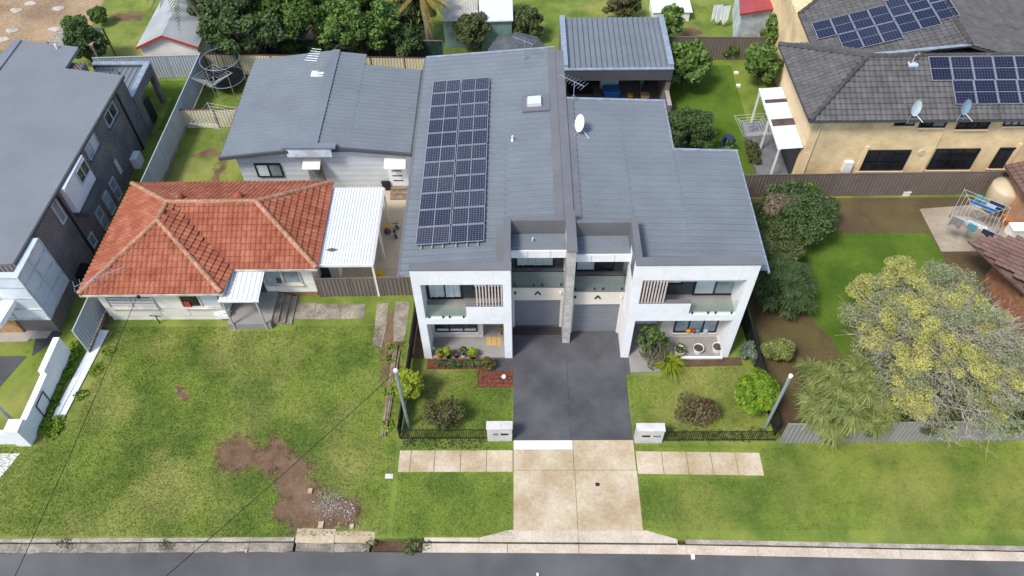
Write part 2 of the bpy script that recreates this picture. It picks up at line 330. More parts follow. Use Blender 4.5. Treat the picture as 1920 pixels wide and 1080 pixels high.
# verge turf right of the driveway and left of it: its own mown strip
sheet('verge_lawn', [(5.16, -13.42), (5.16, -9.2), (40, -9.1), (40, ky(40)+.62), (20, ky(20)+.62), (7.2, ky(7.2)+.62)], .006, GRASSV)
sheet('verge_lawn', [(-6.3, -9.15), (-.36, -9.15), (-.36, -13.4), (-4.3, ky(-4.3)+.6), (-6.0, -13.6), (-6.3, -11.5)], .006, GRASSV)
sheet('rear_lawn', [(9.6, 6.9), (14.6, 6.75), (14.6, 19.5), (9.6, 19.5)], .006, GRASSL)
sheet('side_lawn', [G(1470, 590)[:2], G(1430, 440)[:2], G(1580, 437)[:2], G(1740, 437)[:2], G(1765, 475)[:2], G(1850, 700)[:2], G(1600, 700)[:2], G(1562, 642)[:2], G(1500, 575)[:2]], .008, GRASSL)
sheet('garden_soil', [(11.9, 6.5), (28, 6.5), (28, -9), (11.9, -9)], .004, groundmat('garden_bed', (.10, .068, .042), (.125, .105, .045), (.17, .125, .07), (), .5))
a_, b_ = G(150, 95), G(200, -10)
sheet('building_site', [(-70, a_[1]), (a_[0], a_[1]), (b_[0], b_[1]), (b_[0], 40), (-70, 40)], .006, SITE)
sheet('rear_yard', [(-23.2, 13.0), (-21.7, 13.0), (-21.5, 18.3), (-28.5, 18.2), (-28.5, 16.4), (-23.2, 16.4)], .008, GRASSL)
# kerb pieces, each a stone of its own
kb = struct(bpy.data.objects.new('kerb', None)); COL.objects.link(kb); kb.location = (-20, -14, -.1)
gt = struct(bpy.data.objects.new('gutter', None)); COL.objects.link(gt); gt.location = (-20, -14.2, -.1)
KERBM = mat('kerb_concrete', (.44, .39, .32), .95, 0, 1.4, .35, 12, .3, 30, col2=(.25, .215, .17))
DKGREY = mat('dark_grey_line', (.06, .055, .05), .95, .3, 3)
KERBN = mat('new_kerb_concrete', (.58, .50, .40), .9, 0, 1.0, .2, 10, .2, 40, col2=(.45, .37, .28))
def strip(par, name, x0, x1, d0, d1, za, zb, m, jag=0):
    """piece between offsets d0..d1 (metres north of road edge)"""
    n = max(2, int((x1-x0)/.35) if jag else 2); xs = np.linspace(x0, x1, n)
    lo = [(x, ky(x)+d0+(random.uniform(-jag, jag) if jag else 0)) for x in xs]; hi = [(x, ky(x)+d1+(random.uniform(-jag, jag)*.6 if jag else 0)) for x in xs]
    return MB().prism(lo+hi[::-1], -.25, [za]*n+[zb]*n).build(name, m, par)
x = -40.
while x < -9.7:
    x2 = min(x+random.uniform(2.2, 2.6), -9.6); strip(kb, 'kerb_stone', x, x2-.012, .42, .58, .0, .012, KERBM, .02); strip(gt, 'gutter_slab', x, x2-.02, .0, .42, -.098, -.085, CONCO, .035); x = x2
for a, b in ((-9.55, -7.9), (-7.88, -6.2)):
    strip(kb, 'kerb_stone', a, b, .36, .95 if a < -9 else .85, .006, .012, CONC, .03)
strip(gt, 'gutter_slab', -9.5, -7.9, 0, .34, -.098, -.08, CONCO, .03); strip(gt, 'gutter_slab', -7.88, -6.4, 0, .34, -.098, -.08, CONCO, .03)
strip(kb, 'kerb_stone', -4.1, -1.8, .44, .60, .0, .015, KERBN); 
for P_ in ([(-1.78, .43), (2.40, .43), (2.40, .95), (-.45, .95), (-1.78, .60)], [(2.415, .43), (6.55, .43), (6.55, .60), (5.3, .95), (2.415, .95)]): MB().prism([(x, ky(x)+d) for x, d in P_], -.25, .014).build('kerb_stone', KERBN, kb)
strip(gt, 'gutter_slab', -4.15, -.6, 0, .41, -.098, -.08, KERBN); strip(gt, 'gutter_slab', -.58, 2.4, 0, .41, -.098, -.08, KERBN); strip(gt, 'gutter_slab', 2.42, 6.9, 0, .41, -.098, -.08, KERBN)
x = 6.9
while x < 40:
    x2 = x+2.95; strip(kb, 'kerb_stone', max(x, 6.55), x2-.01, .42, .60, .0, .015, KERBM, .012); strip(gt, 'gutter_slab', x+.01, x2-.006, 0, .41, -.098, -.082, KERBN); x = x2
for a, b in ((-40, -9.6), (-9.5, -6.3), (-4.1, 6.5), (6.6, 40)): strip(kb, 'dark_face', a, b, .385, .415, -.01, -.01, DKGREY)  # thin strips along the kerb face, much darker than the kerb concrete
# driveway, crossover, paths
struct(MB().prism([(-.34, -9.12), (5.13, -9.12), (5.12, -4.6), (4.95, -4.6), (4.95, -2.5), (-.36, -2.5)], -.1, .02).build('driveway', CHAR))
struct(MB().prism([(-1.75, -5.35), (-.345, -5.35), (-.345, -4.63), (-1.75, -4.63)], -.1, .016).build('entry_path', CHAR))
struct(MB().prism([(5.13, -5.6), (5.34, -5.6), (5.34, -4.62), (5.125, -4.62)], -.1, .016).build('entry_path', CHAR))
dr = struct(bpy.data.objects.new('crossover', None)); COL.objects.link(dr); dr.location = (2.4, -11.3, 0)
def dslab(par, x0, y0, x1, y1, m, z=.016, g=.012, name='slab'): return MB().box(x0+g, y0+g, -.1, x1-g, y1-g, z).build(name, m, par)
for a in ((-.34, -9.62, 2.37, -9.13, CONCW), (2.37, -10.62, 5.15, -9.13, CONC), (-.34, -10.62, 2.37, -9.62, CONC), (-.34, -13.40, 2.40, -10.62, CONC), (2.40, -13.42, 5.17, -10.62, CONC)): dslab(dr, *a)
bx = MB().box(3.28, -11.38, .0, 3.46, -11.22, .02).build('service_lid', BLACK, dr)
fp = struct(bpy.data.objects.new('footpath', None)); COL.objects.link(fp); fp.location = (-3, -10.2, 0)
xs = [-5.52, -4.98, -3.9, -2.72, -1.55, -.36]
for a, b in zip(xs, xs[1:]): dslab(fp, a, -10.70, b, -9.62, CONC, .014+random.uniform(0, .006), .016)
fp = struct(bpy.data.objects.new('footpath', None)); COL.objects.link(fp); fp.location = (8, -10.4, 0)
xs = [5.19, 6.36, 7.47, 8.56, 9.67, 10.78]
for i, (a, b) in enumerate(zip(xs, xs[1:])):
    MB().prism([(a+.014, -10.80-.02*i), (b-.014, -10.82-.02*i), (b-.014, -9.72-.02*i), (a+.014, -9.70-.02*i)], -.1, .014+random.uniform(0, .006)).build('slab', CONC, fp)
sheet('footpath', [(-30, -9.75), (-22.9, -9.72), (-23.3, -10.9), (-30, -11)], .012, CONCW)
tag(MB().box(-6.05, -11.0, 0, -5.7, -10.78, .03).build('meter_cover', CONCW), 'small pale concrete meter cover set in the verge grass', 'cover')
# yards
sheet('yard', [(-10.3, -.6), (-5.3, -.55), (-5.3, 8.6), (-10.3, 8.6)], .012, YARD)
YJ = mat('joint', (.2, .17, .13), .9)
for yy in (1.2, 4.3): struct(MB().box(-7.4, yy, .0, -5.35, yy+.02, .0145).build('yard_joint', YJ))
cp = struct(bpy.data.objects.new('garden_path', None)); COL.objects.link(cp); cp.location = (-10, -1.5, 0)
for q in ([(512, 568), (592, 568), (590, 598), (505, 600)], [(593, 570), (640, 570), (636, 599), (590, 599)], [(641, 571), (686, 570), (682, 597), (637, 599)]):
    P = [tuple(G(*p)[:2]) for p in q][::-1]; MB().prism(P, -.1, .014).build('slab', CONCO, cp)
for q in ([(707, 570), (728, 568), (725, 610), (716, 652), (699, 650), (703, 610)], [(742, 566), (768, 566), (764, 605), (757, 640), (738, 640), (738, 600)]):
    P = [tuple(G(*p)[:2]) for p in q]; P = P if sum(P[i][0]*P[(i+1) % 6][1]-P[(i+1) % 6][0]*P[i][1] for i in range(6)) > 0 else P[::-1]
    MB().prism(P, -.1, .012).build('wheel_strip', CONCO, cp)
sheet('patio', [(2.3, 7.4), (9.5, 7.4), (9.5, 20), (2.3, 20)], .02, mat('patio_tile', (.20, .17, .15), .7, .08, 1, .1, 10))
sheet('drying_pad', [G(1724, 392)[:2], G(1880, 380)[:2], G(1920, 470)[:2], G(1765, 472)[:2]], .014, mat('pad_concrete', (.40, .35, .27), .9, 0, .6, .15, 9, col2=(.24, .19, .13)))
sheet('side_strip', [(-5.4, -4.6), (-4.75, -4.6), (-4.75, 11), (-5.4, 11)], .006, SOIL)
sheet('garden_bed', [(-4.62, -5.25), (-1.75, -5.25), (-1.75, -4.64), (-4.62, -4.64)], .012, MULCH)
sheet('mulch_bed', [(-2.1, -6.3), (-.36, -6.3), (-.36, -5.36), (-1.74, -5.36), (-1.74, -5.26), (-2.1, -5.26)], .012, MULCH)
sheet('garden_bed', [(6.9, -5.2), (10.9, -5.1), (10.9, -4.62), (6.9, -4.64)], .010, SOIL)
sheet('neighbour_porch', [(-30, -3.4), (-24.1, -3.3), (-24.0, -2.8), (-30, -2.5)], .05, mat('pale_tile', (.36, .33, .29), .6, .06, 1))
sheet('neighbour_porch', [G(0, 642)[:2], G(52, 641)[:2], G(75, 622)[:2], G(68, 612)[:2], G(0, 610)[:2]], .06, mat('pale_tile', (.36, .33, .29)))
sheet('neighbour_drive', [G(0, 725)[:2], G(50, 668)[:2], G(0, 668)[:2], G(-60, 670)[:2], G(-60, 760)[:2]], .02, CHAR)
sheet('neighbour_path', [G(60, 668)[:2], G(118, 625)[:2], G(75, 612)[:2], G(68, 630)[:2]], .03, CHAR)
#@@PART3
# ------------------------------------------------------------------ duplex
D = thing('duplex_house', 'white two storey duplex with grey metal roof and two garages', 'house', (2.2, 3, 0))
def part(mb, name, m, par, **k): return mb.build(name, m, par, **k)
def win(par, a0, a1, z0, z1, at, axis='y', face=-1, cols=2, fm=None, gm=None, fw=.06, curtain=None, rows=1, name='window', sill=None, dep=.08):
    """framed window on plane axis=at, looking along face"""
    fm = fm or BLACK; gm = gm or GLASSD
    def bx(mb, u0, w0, u1, w1, d0, d1):
        e0, e1 = at+face*d0, at+face*d1
        return mb.box(u0, e0, w0, u1, e1, w1) if axis == 'y' else mb.box(e0, u0, w0, e1, u1, w1)
    mb = MB()
    for q in ((a0, z0, a1, z0+fw), (a0, z1-fw, a1, z1), (a0, z0+fw, a0+fw, z1-fw), (a1-fw, z0+fw, a1, z1-fw)): bx(mb, *q, -.05, dep)
    fr = mb.build(name, fm, par)
    for i in range(1, cols):
        u = a0+(a1-a0)*i/cols; bx(MB(), u-fw/2, z0+fw, u+fw/2, z1-fw, -.04, dep-.01).build('mullion', fm, fr)
    for j in range(1, rows):
        q = z0+(z1-z0)*j/rows; bx(MB(), a0+fw, q-.02, a1-fw, q+.02, -.03, dep-.02).build('transom', fm, fr)
    for i in range(cols):
        u0 = a0+(a1-a0)*i/cols; u1 = a0+(a1-a0)*(i+1)/cols
        bx(MB(), u0+fw/2, z0+fw/2, u1-fw/2, z1-fw/2, .005, .02).build('pane', gm[i] if isinstance(gm, (list, tuple)) else gm, fr)
    if curtain:
        mb = MB(); k = int((a1-a0)/.09); o = len(mb.v); top = z1-fw
        for i in range(k+1):
            u = a0+fw+(a1-a0-2*fw)*i/k; e = at+face*(.055+.022*math.sin(i*2.1)+.008*math.sin(i*.7)); b = z0+fw+.04+.05*abs(math.sin(i*1.1))
            for zz in (b, top): mb.v.append((u, e, zz) if axis == 'y' else (e, u, zz))
        for i in range(k): mb.f.append((2*i, 2*i+2, 2*i+3, 2*i+1))
        mb.build('curtain', curtain, fr)
    if sill: bx(MB(), a0-.05, z0-.07, a1+.05, z0, -.02, dep+.06).build('sill', sill, fr)
    return fr
def portal(x0, x1, top, cw, ub, step_x, step_z, lo_top, uo_bot, uo_top, right=False):
    """white picture-frame front: two fin walls, header, spandrel, raised solid balustrade"""
    y0, y1 = -4.6, -3.38
    for a in (x0, x1-cw): MB().prism([(a, y0), (a+cw, y0), (a+cw, y1), (a, y1)], 0, 5.5).box(a, y0, 5.5, a+cw, y0+.42, top).build('fin_wall', WHITE, D)
    MB().box(x0+cw, y0, uo_top, x1-cw, y0+.42, top).build('header', WHITE, D)
    MB().box(x0+cw, y0+.42, 5.4, x1-cw, y1, 5.5).build('soffit', WHITE, D)
    MB().box(x0+cw, y0, lo_top, x1-cw, y1, uo_bot).build('spandrel', WHITE, D)
    a, b = (step_x, x1-cw) if not right else (x0+cw, step_x)
    MB().box(a, y0, uo_bot, b, y0+.16, step_z).build('balustrade_wall', WHITE, D)
    MB().box(a, y0-.012, step_z, b, y0+.20, step_z+.03).build('balustrade_cap', CAP, D)
    MB().box(x0+cw+.005, y0+.17, uo_bot, x1-cw-.005, y1-.005, uo_bot+.012).build('balcony_floor', PORCH, D)
    for jx in (x0+1.25, x1-.75): MB().box(jx, y0-.004, uo_top+.02, jx+.012, y0+.002, top-.02).build('panel_joint', CURT, D)
    # capping round the top
    mb = MB().box(x0-.03, y0-.03, top, x1+.03, y0+.42, top+.05); mb.build('parapet_cap', CAP, D)
    g0, g1 = (x0+cw, step_x) if not right else (step_x, x1-cw)
    gl = MB().box(g0+.03, y0+.05, uo_bot+.05, g1-.03, y0+.062, uo_bot+.98).build('glass_balustrade', BGLASS, D)
    for t in (.08, .42, .58, .92):
        xx = g0+(g1-g0)*t; MB().box(xx-.03, y0+.02, uo_bot, xx+.03, y0+.10, uo_bot+.14).build('clamp', BLACK, gl)
portal(-4.75, -.40, 6.75, .37, None, -2.47, 4.20, 2.86, 3.27, 5.76)
portal(4.96, 10.25, 7.0, .38, None, 7.72, 4.36, 3.04, 3.50, 6.0, True)
# walls behind the frames
BALCW = DARK
MB().box(-4.70, -3.38, 0, -1.87, -2.6, 3.1).build('wall', CREAM, D); MB().box(-.84, -3.38, 0, -.41, -2.6, 3.1).build('wall', CREAM, D)
MB().box(-4.70, -3.378, 3.1, -.41, -2.6, 5.4).build('wall', BALCW, D)
MB().box(-1.87, -2.3, 0, -.84, -2.1, 3.1).build('wall', CREAM, D); MB().box(-1.75, -2.36, .1, -.95, -2.302, 2.15).build('front_door', WOOD, D)
MB().box(6.95, -3.42, 0, 10.2, -2.6, 3.2).build('wall', CREAM, D); MB().box(5.345, -3.419, 3.2, 10.2, -2.6, 5.4).build('wall', BALCW, D)
MB().box(5.345, -2.4, 0, 6.95, -2.2, 3.2).build('wall', CREAM, D); MB().box(5.5, -2.46, .1, 6.5, -2.402, 2.2).build('front_door', sm('red_timber_door', (.30, .10, .04)), D)
MB().box(6.60, -2.5, .1, 6.72, -2.402, 2.3).build('door_frame', WOOD, D)
MB().box(-4.38, -4.62, 0, -.77, -2.3, .10).build('porch_floor', PORCH, D); MB().box(5.34, -4.62, 0, 9.87, -2.4, .10).build('porch_floor', PORCH, D)
MB().box(5.36, -5.5, 0, 6.85, -4.625, .085).build('entry_step', PORCH, D)
MB().box(7.9, -4.72, 0, 9.95, -4.625, .13).build('plinth', WHITE, D)
# openings
win(D, -4.22, -2.12, .64, 2.1, -3.38, cols=3, curtain=None, gm=[GLASSD, GLASSD, GLASSD], sill=CREAM)
MB().box(-4.15, -3.42, .70, -2.2, -3.41, .86).build('window_blind', CURT, D)
win(D, -4.30, -2.72, 3.30, 5.35, -3.378, cols=2, curtain=CURT, gm=GLASSD); win(D, -2.2, -.85, 4.05, 5.35, -3.378, cols=2, curtain=CURT)
win(D, 7.60, 9.72, .55, 2.2, -3.42, cols=3, gm=[GLASSL, GLASSL, GLASSL], sill=CREAM)
win(D, 8.05, 10.0, 3.55, 5.35, -3.419, cols=2, gm=[FROST, GLASSL]); win(D, 6.1, 7.45, 4.35, 5.35, -3.419, cols=2, gm=FROST)
for i, (cx, cz, m_) in enumerate(((8.35, .8, YEL), (8.6, .75, RED), (8.8, .82, TEAL), (9.2, .78, PALEB))): MB().lathe([(.02, 0), (.13, .05), (.12, .2), (.03, .26)], (cx, -3.50, .6), 8).build('toy', m_, D)
# batten screens
for i in range(9):
    p = onY(740+(782+30.5*i)/5.142, 480+270/5.142, -4.56); MB().box(p[0]-.03, -4.58, 4.23, p[0]+.03, -4.52, 5.759).build('batten', SLATM, D)
for i in range(9):
    p = onY(1160+(212+27.5*i)/4.697, 470+262/4.697, -4.56); MB().box(p[0]-.03, -4.58, 4.39, p[0]+.03, -4.52, 5.999).build('batten', SLATM, D)
MB().box(-1.5, -3.46, 4.9, -.8, -3.40, 4.98).build('shelf', WOOD, D)
# centre: garages, upper balconies, roof wells
def bay(x0, x1, Y, dz, dx0, dx1, wl):
    f = 3.22+dz; lin = 2.24+dz
    MB().box(x0, Y, lin, x1, Y+.25, f).build('lintel_wall', CREAM, D)
    mb = MB().box(x0, Y, 0, dx0, Y+.25, lin); mb.build('pier', CREAM, D); MB().box(dx1, Y, 0, x1, Y+.25, lin).build('pier', CREAM, D)
    gd = MB().box(dx0, Y+.12, .02, dx1, Y+.17, lin).build('garage_door', GREYD, D)
    for i in range(1, 6): MB().box(dx0+.01, Y+.116, .02+i*(lin-.02)/6-.006, dx1-.01, Y+.13, .02+i*(lin-.02)/6+.006).build('door_seam', CAP, gd)
    MB().box(x0, Y-.02, f, x1, Y+1.25, f+.08).build('balcony_floor', CAP, D)
    MB().box(x0, Y+1.25, f, x1, Y+1.45, 5.42+dz).build('wall', DARK, D)
    MB().box(x0-.0, Y-.02, 5.40+dz, x1, Y+1.0, 5.86+dz).build('fascia', WHITE, D)
    for t in (.3, .72): MB().box(x0+(x1-x0)*t-.006, Y-.026, 5.41+dz, x0+(x1-x0)*t+.006, Y-.018, 5.85+dz).build('fascia_joint', CAP, D)
    win(D, x0+.2, x1-.45, f+.12, 5.38+dz, Y+1.25, cols=2, gm=wl, curtain=CURT if wl is GLASSD else None)
    gl = MB().box(x0+.02, Y+.05, f+.12, x1-.02, Y+.062, f+1.12).build('glass_balustrade', BGLASS, D)
    MB().box(x0+.02, Y+.035, f+1.12, x1-.02, Y+.075, f+1.145).build('handrail', BLACK, gl)
    for t in (.06, .42, .58, .94): MB().box(x0+(x1-x0)*t-.03, Y+.02, f+.08, x0+(x1-x0)*t+.03, Y+.10, f+.22).build('clamp', BLACK, gl)
    for sx in (-1, 1):
        cx = (x0+x1)/2; MB().bar((cx+.01*sx, Y-.02, f-.30), (cx+.13*sx, Y-.02, f-.52), .06, .05, (0, 1, 0)).build('light_blade', BLACK, D)
    for sx in (x0+.16, x1-.16): MB().lathe([(.0, -.06), (.05, -.05), (.05, .06), (.03, .09)], (sx, Y-.06, f-.35), 8).build('wall_lamp', BLACK if sx < x0+.2 else WPL, D)
bay(-.395, 2.10, -2.72, 0, -.28, 1.98, GLASSD); bay(2.47, 4.955, -3.1, .14, 2.60, 4.84, [FROST, GLASSD])
MB().box(-.39, -3.22, .02, 2.08, -2.74, .035).build('threshold', mat('dark_threshold', (.04, .036, .034), .8), D)
MB().box(-.768, -3.376, 0, -.402, -2.6, 6.0).build('fin_wall', WHITE, D); MB().box(4.962, -3.376, 0, 5.338, -2.9, 6.4).build('fin_wall', WHITE, D)
MB().box(2.105, -3.72, 0, 2.465, -2.4, 6.90).build('party_pillar', CONCP, D); MB().box(2.05, -3.75, 6.90, 2.50, -1.3, 6.97).build('pillar_cap', CAP, D)
MB().box(2.11, -2.4, 0, 2.46, 11.9, 6.28).build('party_wall', WHITE, D); MB().box(2.06, -1.298, 6.0, 2.50, 12.0, 6.40).build('ridge_cap', CAP, D)
MB().box(2.27, -9.1, .018, 2.29, -3.74, .0225).build('drive_joint', DKGREY, D)
# wells
MB().box(-.70, -4.19, 5.4, -.405, -1.45, 6.745).build('parapet', CAP, D); MB().box(-.40, -1.65, 5.4, 2.104, -1.45, 6.72).build('parapet', CAP, D)
MB().box(4.965, -4.19, 5.4, 5.26, -1.75, 6.995).build('parapet', CAP, D); MB().box(2.466, -1.95, 5.4, 4.964, -1.75, 6.86).build('parapet', CAP, D)
mb = MB().ribs((-.39, -2.68, 5.88), (1, 0, 0), (0, 1, 0), 2.49, 1.0, .25, .05, .05, groove=True); mb.build('well_roof', ROOFM, D)
mb = MB().ribs((2.47, -3.06, 6.02), (1, 0, 0), (0, 1, 0), 2.48, 1.1, .25, .05, .05, groove=True); mb.build('well_roof', ROOFM, D)
MB().box(.55, -2.2, 5.9, .61, -2.14, 6.12).build('vent_pipe', WPL, D)
# body and main roofs
BODYM = WHITE
MB().box(-4.7, -2.6, 0, -.42, 12.05, 5.5).build('wall', BODYM, D); MB().box(-.42, -1.27, 0, 2.1, 12.04, 5.5).build('wall', BODYM, D); MB().box(2.47, -1.6, 0, 5.34, 3.55, 5.69).build('wall', BODYM, D); MB().box(5.34, -2.6, 0, 10.22, 3.55, 5.7).build('wall', BODYM, D); MB().box(2.468, 3.55, 0, 7.4, 7.45, 5.7).build('wall', BODYM, D)
def zL(x): return 5.66+(x+5.35)*.082
def zR(x): return 6.26-(x-2.45)*.042
def rsheet(x0, x1, y0, y1, zf, step=.33):
    u = Vector((x1-x0, 0, zf(x1)-zf(x0))); mb = MB(); mb.ribs((x0, y0, zf(x0)), u, (0, 1, 0), u.length, y1-y0, .40, .06, .085, groove=True)
    ob = mb.build('roof_sheet', ROOFM, D); return ob
rsheet(-5.35, -.70, -4.0, 12.35, zL); rsheet(-.70, 2.06, -1.45, 12.35, zL)
rsheet(2.50, 5.26, -1.75, 7.7, zR); rsheet(5.26, 7.72, -4.0, 7.7, zR); rsheet(7.72, 10.92, -4.0, 3.8, zR)
# flashings and gutters
MB().box(-5.47, -4.05, 5.50, -5.35, 12.4, 5.67).build('gutter', CAP, D); MB().box(10.92, -4.05, 5.76, 11.0, 3.8, 5.88).build('gutter', GALV, D)
MB().slab([(-5.35, 12.35, zL(-5.35)+.06), (-5.35, 12.5, zL(-5.35)+.06), (2.06, 12.5, zL(2.06)+.06), (2.06, 12.35, zL(2.06)+.06)][::-1], .22).build('verge_flashing', GALV, D)
MB().slab([(2.5, 7.7, zR(2.5)+.06), (2.5, 7.84, zR(2.5)+.06), (7.8, 7.84, zR(7.8)+.06), (7.8, 7.7, zR(7.8)+.06)][::-1], .22).build('verge_flashing', GALV, D)
MB().slab([(7.72, 3.8, zR(7.72)+.06), (7.72, 3.94, zR(7.72)+.06), (11.0, 3.94, zR(11)+.06), (11.0, 3.8, zR(11)+.06)][::-1], .22).build('verge_flashing', GALV, D)
MB().box(7.72, 3.95, 5.9, 7.79, 7.7, 6.05).build('gutter', GALV, D)
MB().slab([(1.62, -1.4, zL(1.62)+.07), (2.05, -1.4, zL(2.05)+.07), (2.05, 12.4, zL(2.05)+.07), (1.62, 12.4, zL(1.62)+.07)], .02).build('ridge_flashing', CAP, D)
MB().slab([(2.5, -1.7, zR(2.5)+.07), (2.86, -1.7, zR(2.86)+.07), (2.86, 7.7, zR(2.86)+.07), (2.5, 7.7, zR(2.5)+.07)], .02).build('ridge_flashing', CAP, D)
MB().slab([(-1.05, -4.15, zL(-1)+.07), (-.71, -4.15, zL(-.7)+.07), (-.71, -1.45, zL(-.7)+.07), (-1.05, -1.45, zL(-1)+.07)], .02).build('parapet_flashing', CAP, D)
MB().slab([(5.27, -4.15, zR(5.27)+.07), (5.6, -4.15, zR(5.6)+.07), (5.6, -1.75, zR(5.6)+.07), (5.27, -1.75, zR(5.27)+.07)], .02).build('parapet_flashing', CAP, D)
# skylight, vent
sk = MB().slab([(.15, 6.75, zL(.15)+.10), (1.62, 6.75, zL(1.62)+.10), (1.62, 8.1, zL(1.62)+.10), (.15, 8.1, zL(.15)+.10)], .06).build('skylight', CAP, D)
MB().slab([(.45, 7.1, zL(.45)+.30), (1.15, 7.1, zL(1.15)+.30), (1.15, 7.75, zL(1.15)+.30), (.45, 7.75, zL(.45)+.30)], .2).build('dome', FROST, sk)
MB().slab([(.40, 7.05, zL(.4)+.16), (1.2, 7.05, zL(1.2)+.16), (1.2, 7.8, zL(1.2)+.16), (.40, 7.8, zL(.4)+.16)], .08).build('kerb', ALU, sk)
MB().lathe([(.09, 0), (.06, .1), (.045, .15), (.045, .32)], (-.35, 4.6, zL(-.35)), 8).build('vent_pipe', WPL, D)
# solar panels: 2 columns of 11, each a panel with its own frame
SOL = solarmat('mono_cells', (.015, .017, .034), (.20, .21, .24), (.128, .1205), .005, .25)
pw, ph = 1.54, 1.085
fm = MB(); fm.box(-pw/2, -ph/2, -.035, pw/2, ph/2, 0); PANEL = fm.build('tmp', SOL); pme = PANEL.data; bpy.data.objects.remove(PANEL)
fr = MB()
for q in ((-pw/2, -ph/2, pw/2, -ph/2+.03), (-pw/2, ph/2-.03, pw/2, ph/2), (-pw/2, -ph/2, -pw/2+.025, ph/2), (pw/2-.025, -ph/2, pw/2, ph/2), (-.014, -ph/2, .014, ph/2)): fr.box(q[0], q[1], -.03, q[2], q[3], .006)
t_ = fr.build('tmp', ALU); fme = t_.data; bpy.data.objects.remove(t_)
ang = -math.atan(.082)
for c in range(2):
    for r_ in range(11):
        x = -3.98+c*1.59; y = -1.82+r_*1.113; z = zL(x)+.16
        p = share('solar_panel', pme, D, (x, y, z), (0, ang, 0)); f_ = bpy.data.objects.new('panel_frame', fme); COL.objects.link(f_); f_.parent = p
for c in range(2):
    for e in range(3): 
        x = -4.5+c*1.6+e*.5; MB().box(x-.03, -2.55, zL(x)+.05, x+.03, -2.32, zL(x)+.11).build('rail_foot', ALU, D)
#@@PART4
# ------------------------------------------------------------------ roof tiles
def tilemat(name, cols, lich=(.3, .25, .15), la=.35):
    m = bpy.data.materials.new(name); m.use_nodes = True; n = m.node_tree.nodes; l = m.node_tree.links
    b = n['Principled BSDF']; b.inputs['Roughness'].default_value = .85; b.inputs['Specular IOR Level'].default_value = .2
    geo = n.new('ShaderNodeNewGeometry'); oi = n.new('ShaderNodeObjectInfo')
    def noise(sc, d=4):
        t = n.new('ShaderNodeTexNoise'); t.inputs['Scale'].default_value = sc; t.inputs['Detail'].default_value = d; l.new(geo.outputs['Position'], t.inputs['Vector']); return t.outputs['Fac']
    ad = n.new('ShaderNodeMath'); l.new(geo.outputs['Random Per Island'], ad.inputs[0]); l.new(oi.outputs['Random'], ad.inputs[1])
    fr = n.new('ShaderNodeMath'); fr.operation = 'FRACT'; l.new(ad.outputs[0], fr.inputs[0])
    q = n.new('ShaderNodeMath'); q.operation = 'MULTIPLY_ADD'; q.inputs[1].default_value = .28; l.new(fr.outputs[0], q.inputs[0])
    k = n.new('ShaderNodeMath'); k.operation = 'MULTIPLY_ADD'; k.inputs[1].default_value = 1.1; k.inputs[2].default_value = -.25; l.new(noise(1.3, 7), k.inputs[0]); l.new(k.outputs[0], q.inputs[2])
    r = n.new('ShaderNodeValToRGB'); e = r.color_ramp.elements
    while len(e) < len(cols): e.new(.5)
    for i, c in enumerate(cols): e[i].position = i/(len(cols)-1); e[i].color = (*c, 1)
    l.new(q.outputs[0], r.inputs[0])
    r2 = n.new('ShaderNodeValToRGB'); r2.color_ramp.elements[0].position = .55; r2.color_ramp.elements[1].position = .75; r2.color_ramp.elements[1].color = (la,)*3+(1,); l.new(noise(7, 5), r2.inputs[0])
    mx = n.new('ShaderNodeMix'); mx.data_type = 'RGBA'; l.new(r2.outputs[0], mx.inputs[0]); l.new(r.outputs[0], mx.inputs[6]); mx.inputs[7].default_value = (*lich, 1)
    l.new(mx.outputs[2], b.inputs['Base Color']); MATS[name] = m; return m
TILE_R = tilemat('terracotta_tiles', [(.17, .052, .030), (.26, .078, .042), (.325, .105, .057), (.38, .15, .09), (.50, .31, .22)], (.13, .085, .055), .6)
TILE_C = tilemat('charcoal_tiles', [(.066, .063, .061), (.096, .092, .089), (.125, .119, .114), (.165, .155, .144)], (.19, .175, .155), .2)
TILE_B = tilemat('brown_tiles', [(.10, .06, .05), (.17, .10, .08), (.22, .14, .11)], (.2, .15, .12), .25)
def in_poly(p, poly):
    c = False; j = len(poly)-1
    for i in range(len(poly)):
        if (poly[i][1] > p[1]) != (poly[j][1] > p[1]) and p[0] < (poly[j][0]-poly[i][0])*(p[1]-poly[i][1])/(poly[j][1]-poly[i][1])+poly[i][0]: c = not c
        j = i
    return c
def tile_local(wd, ln, arch=.04, lip=.06):
    k = [(-.5, 0), (-.25, arch), (.08, arch*.95), (.3, 0), (.5, .004)]
    V = [(a*wd, -ln*.58, z+lip) for a, z in k]+[(a*wd, ln*.5, z) for a, z in k]+[(a*wd, -ln*.58, -.02) for a, z in k]
    Fs = []
    for i in range(4): Fs += [(i, i+1, 6+i, 5+i), (10+i, 11+i, i+1, i)]
    return V, Fs
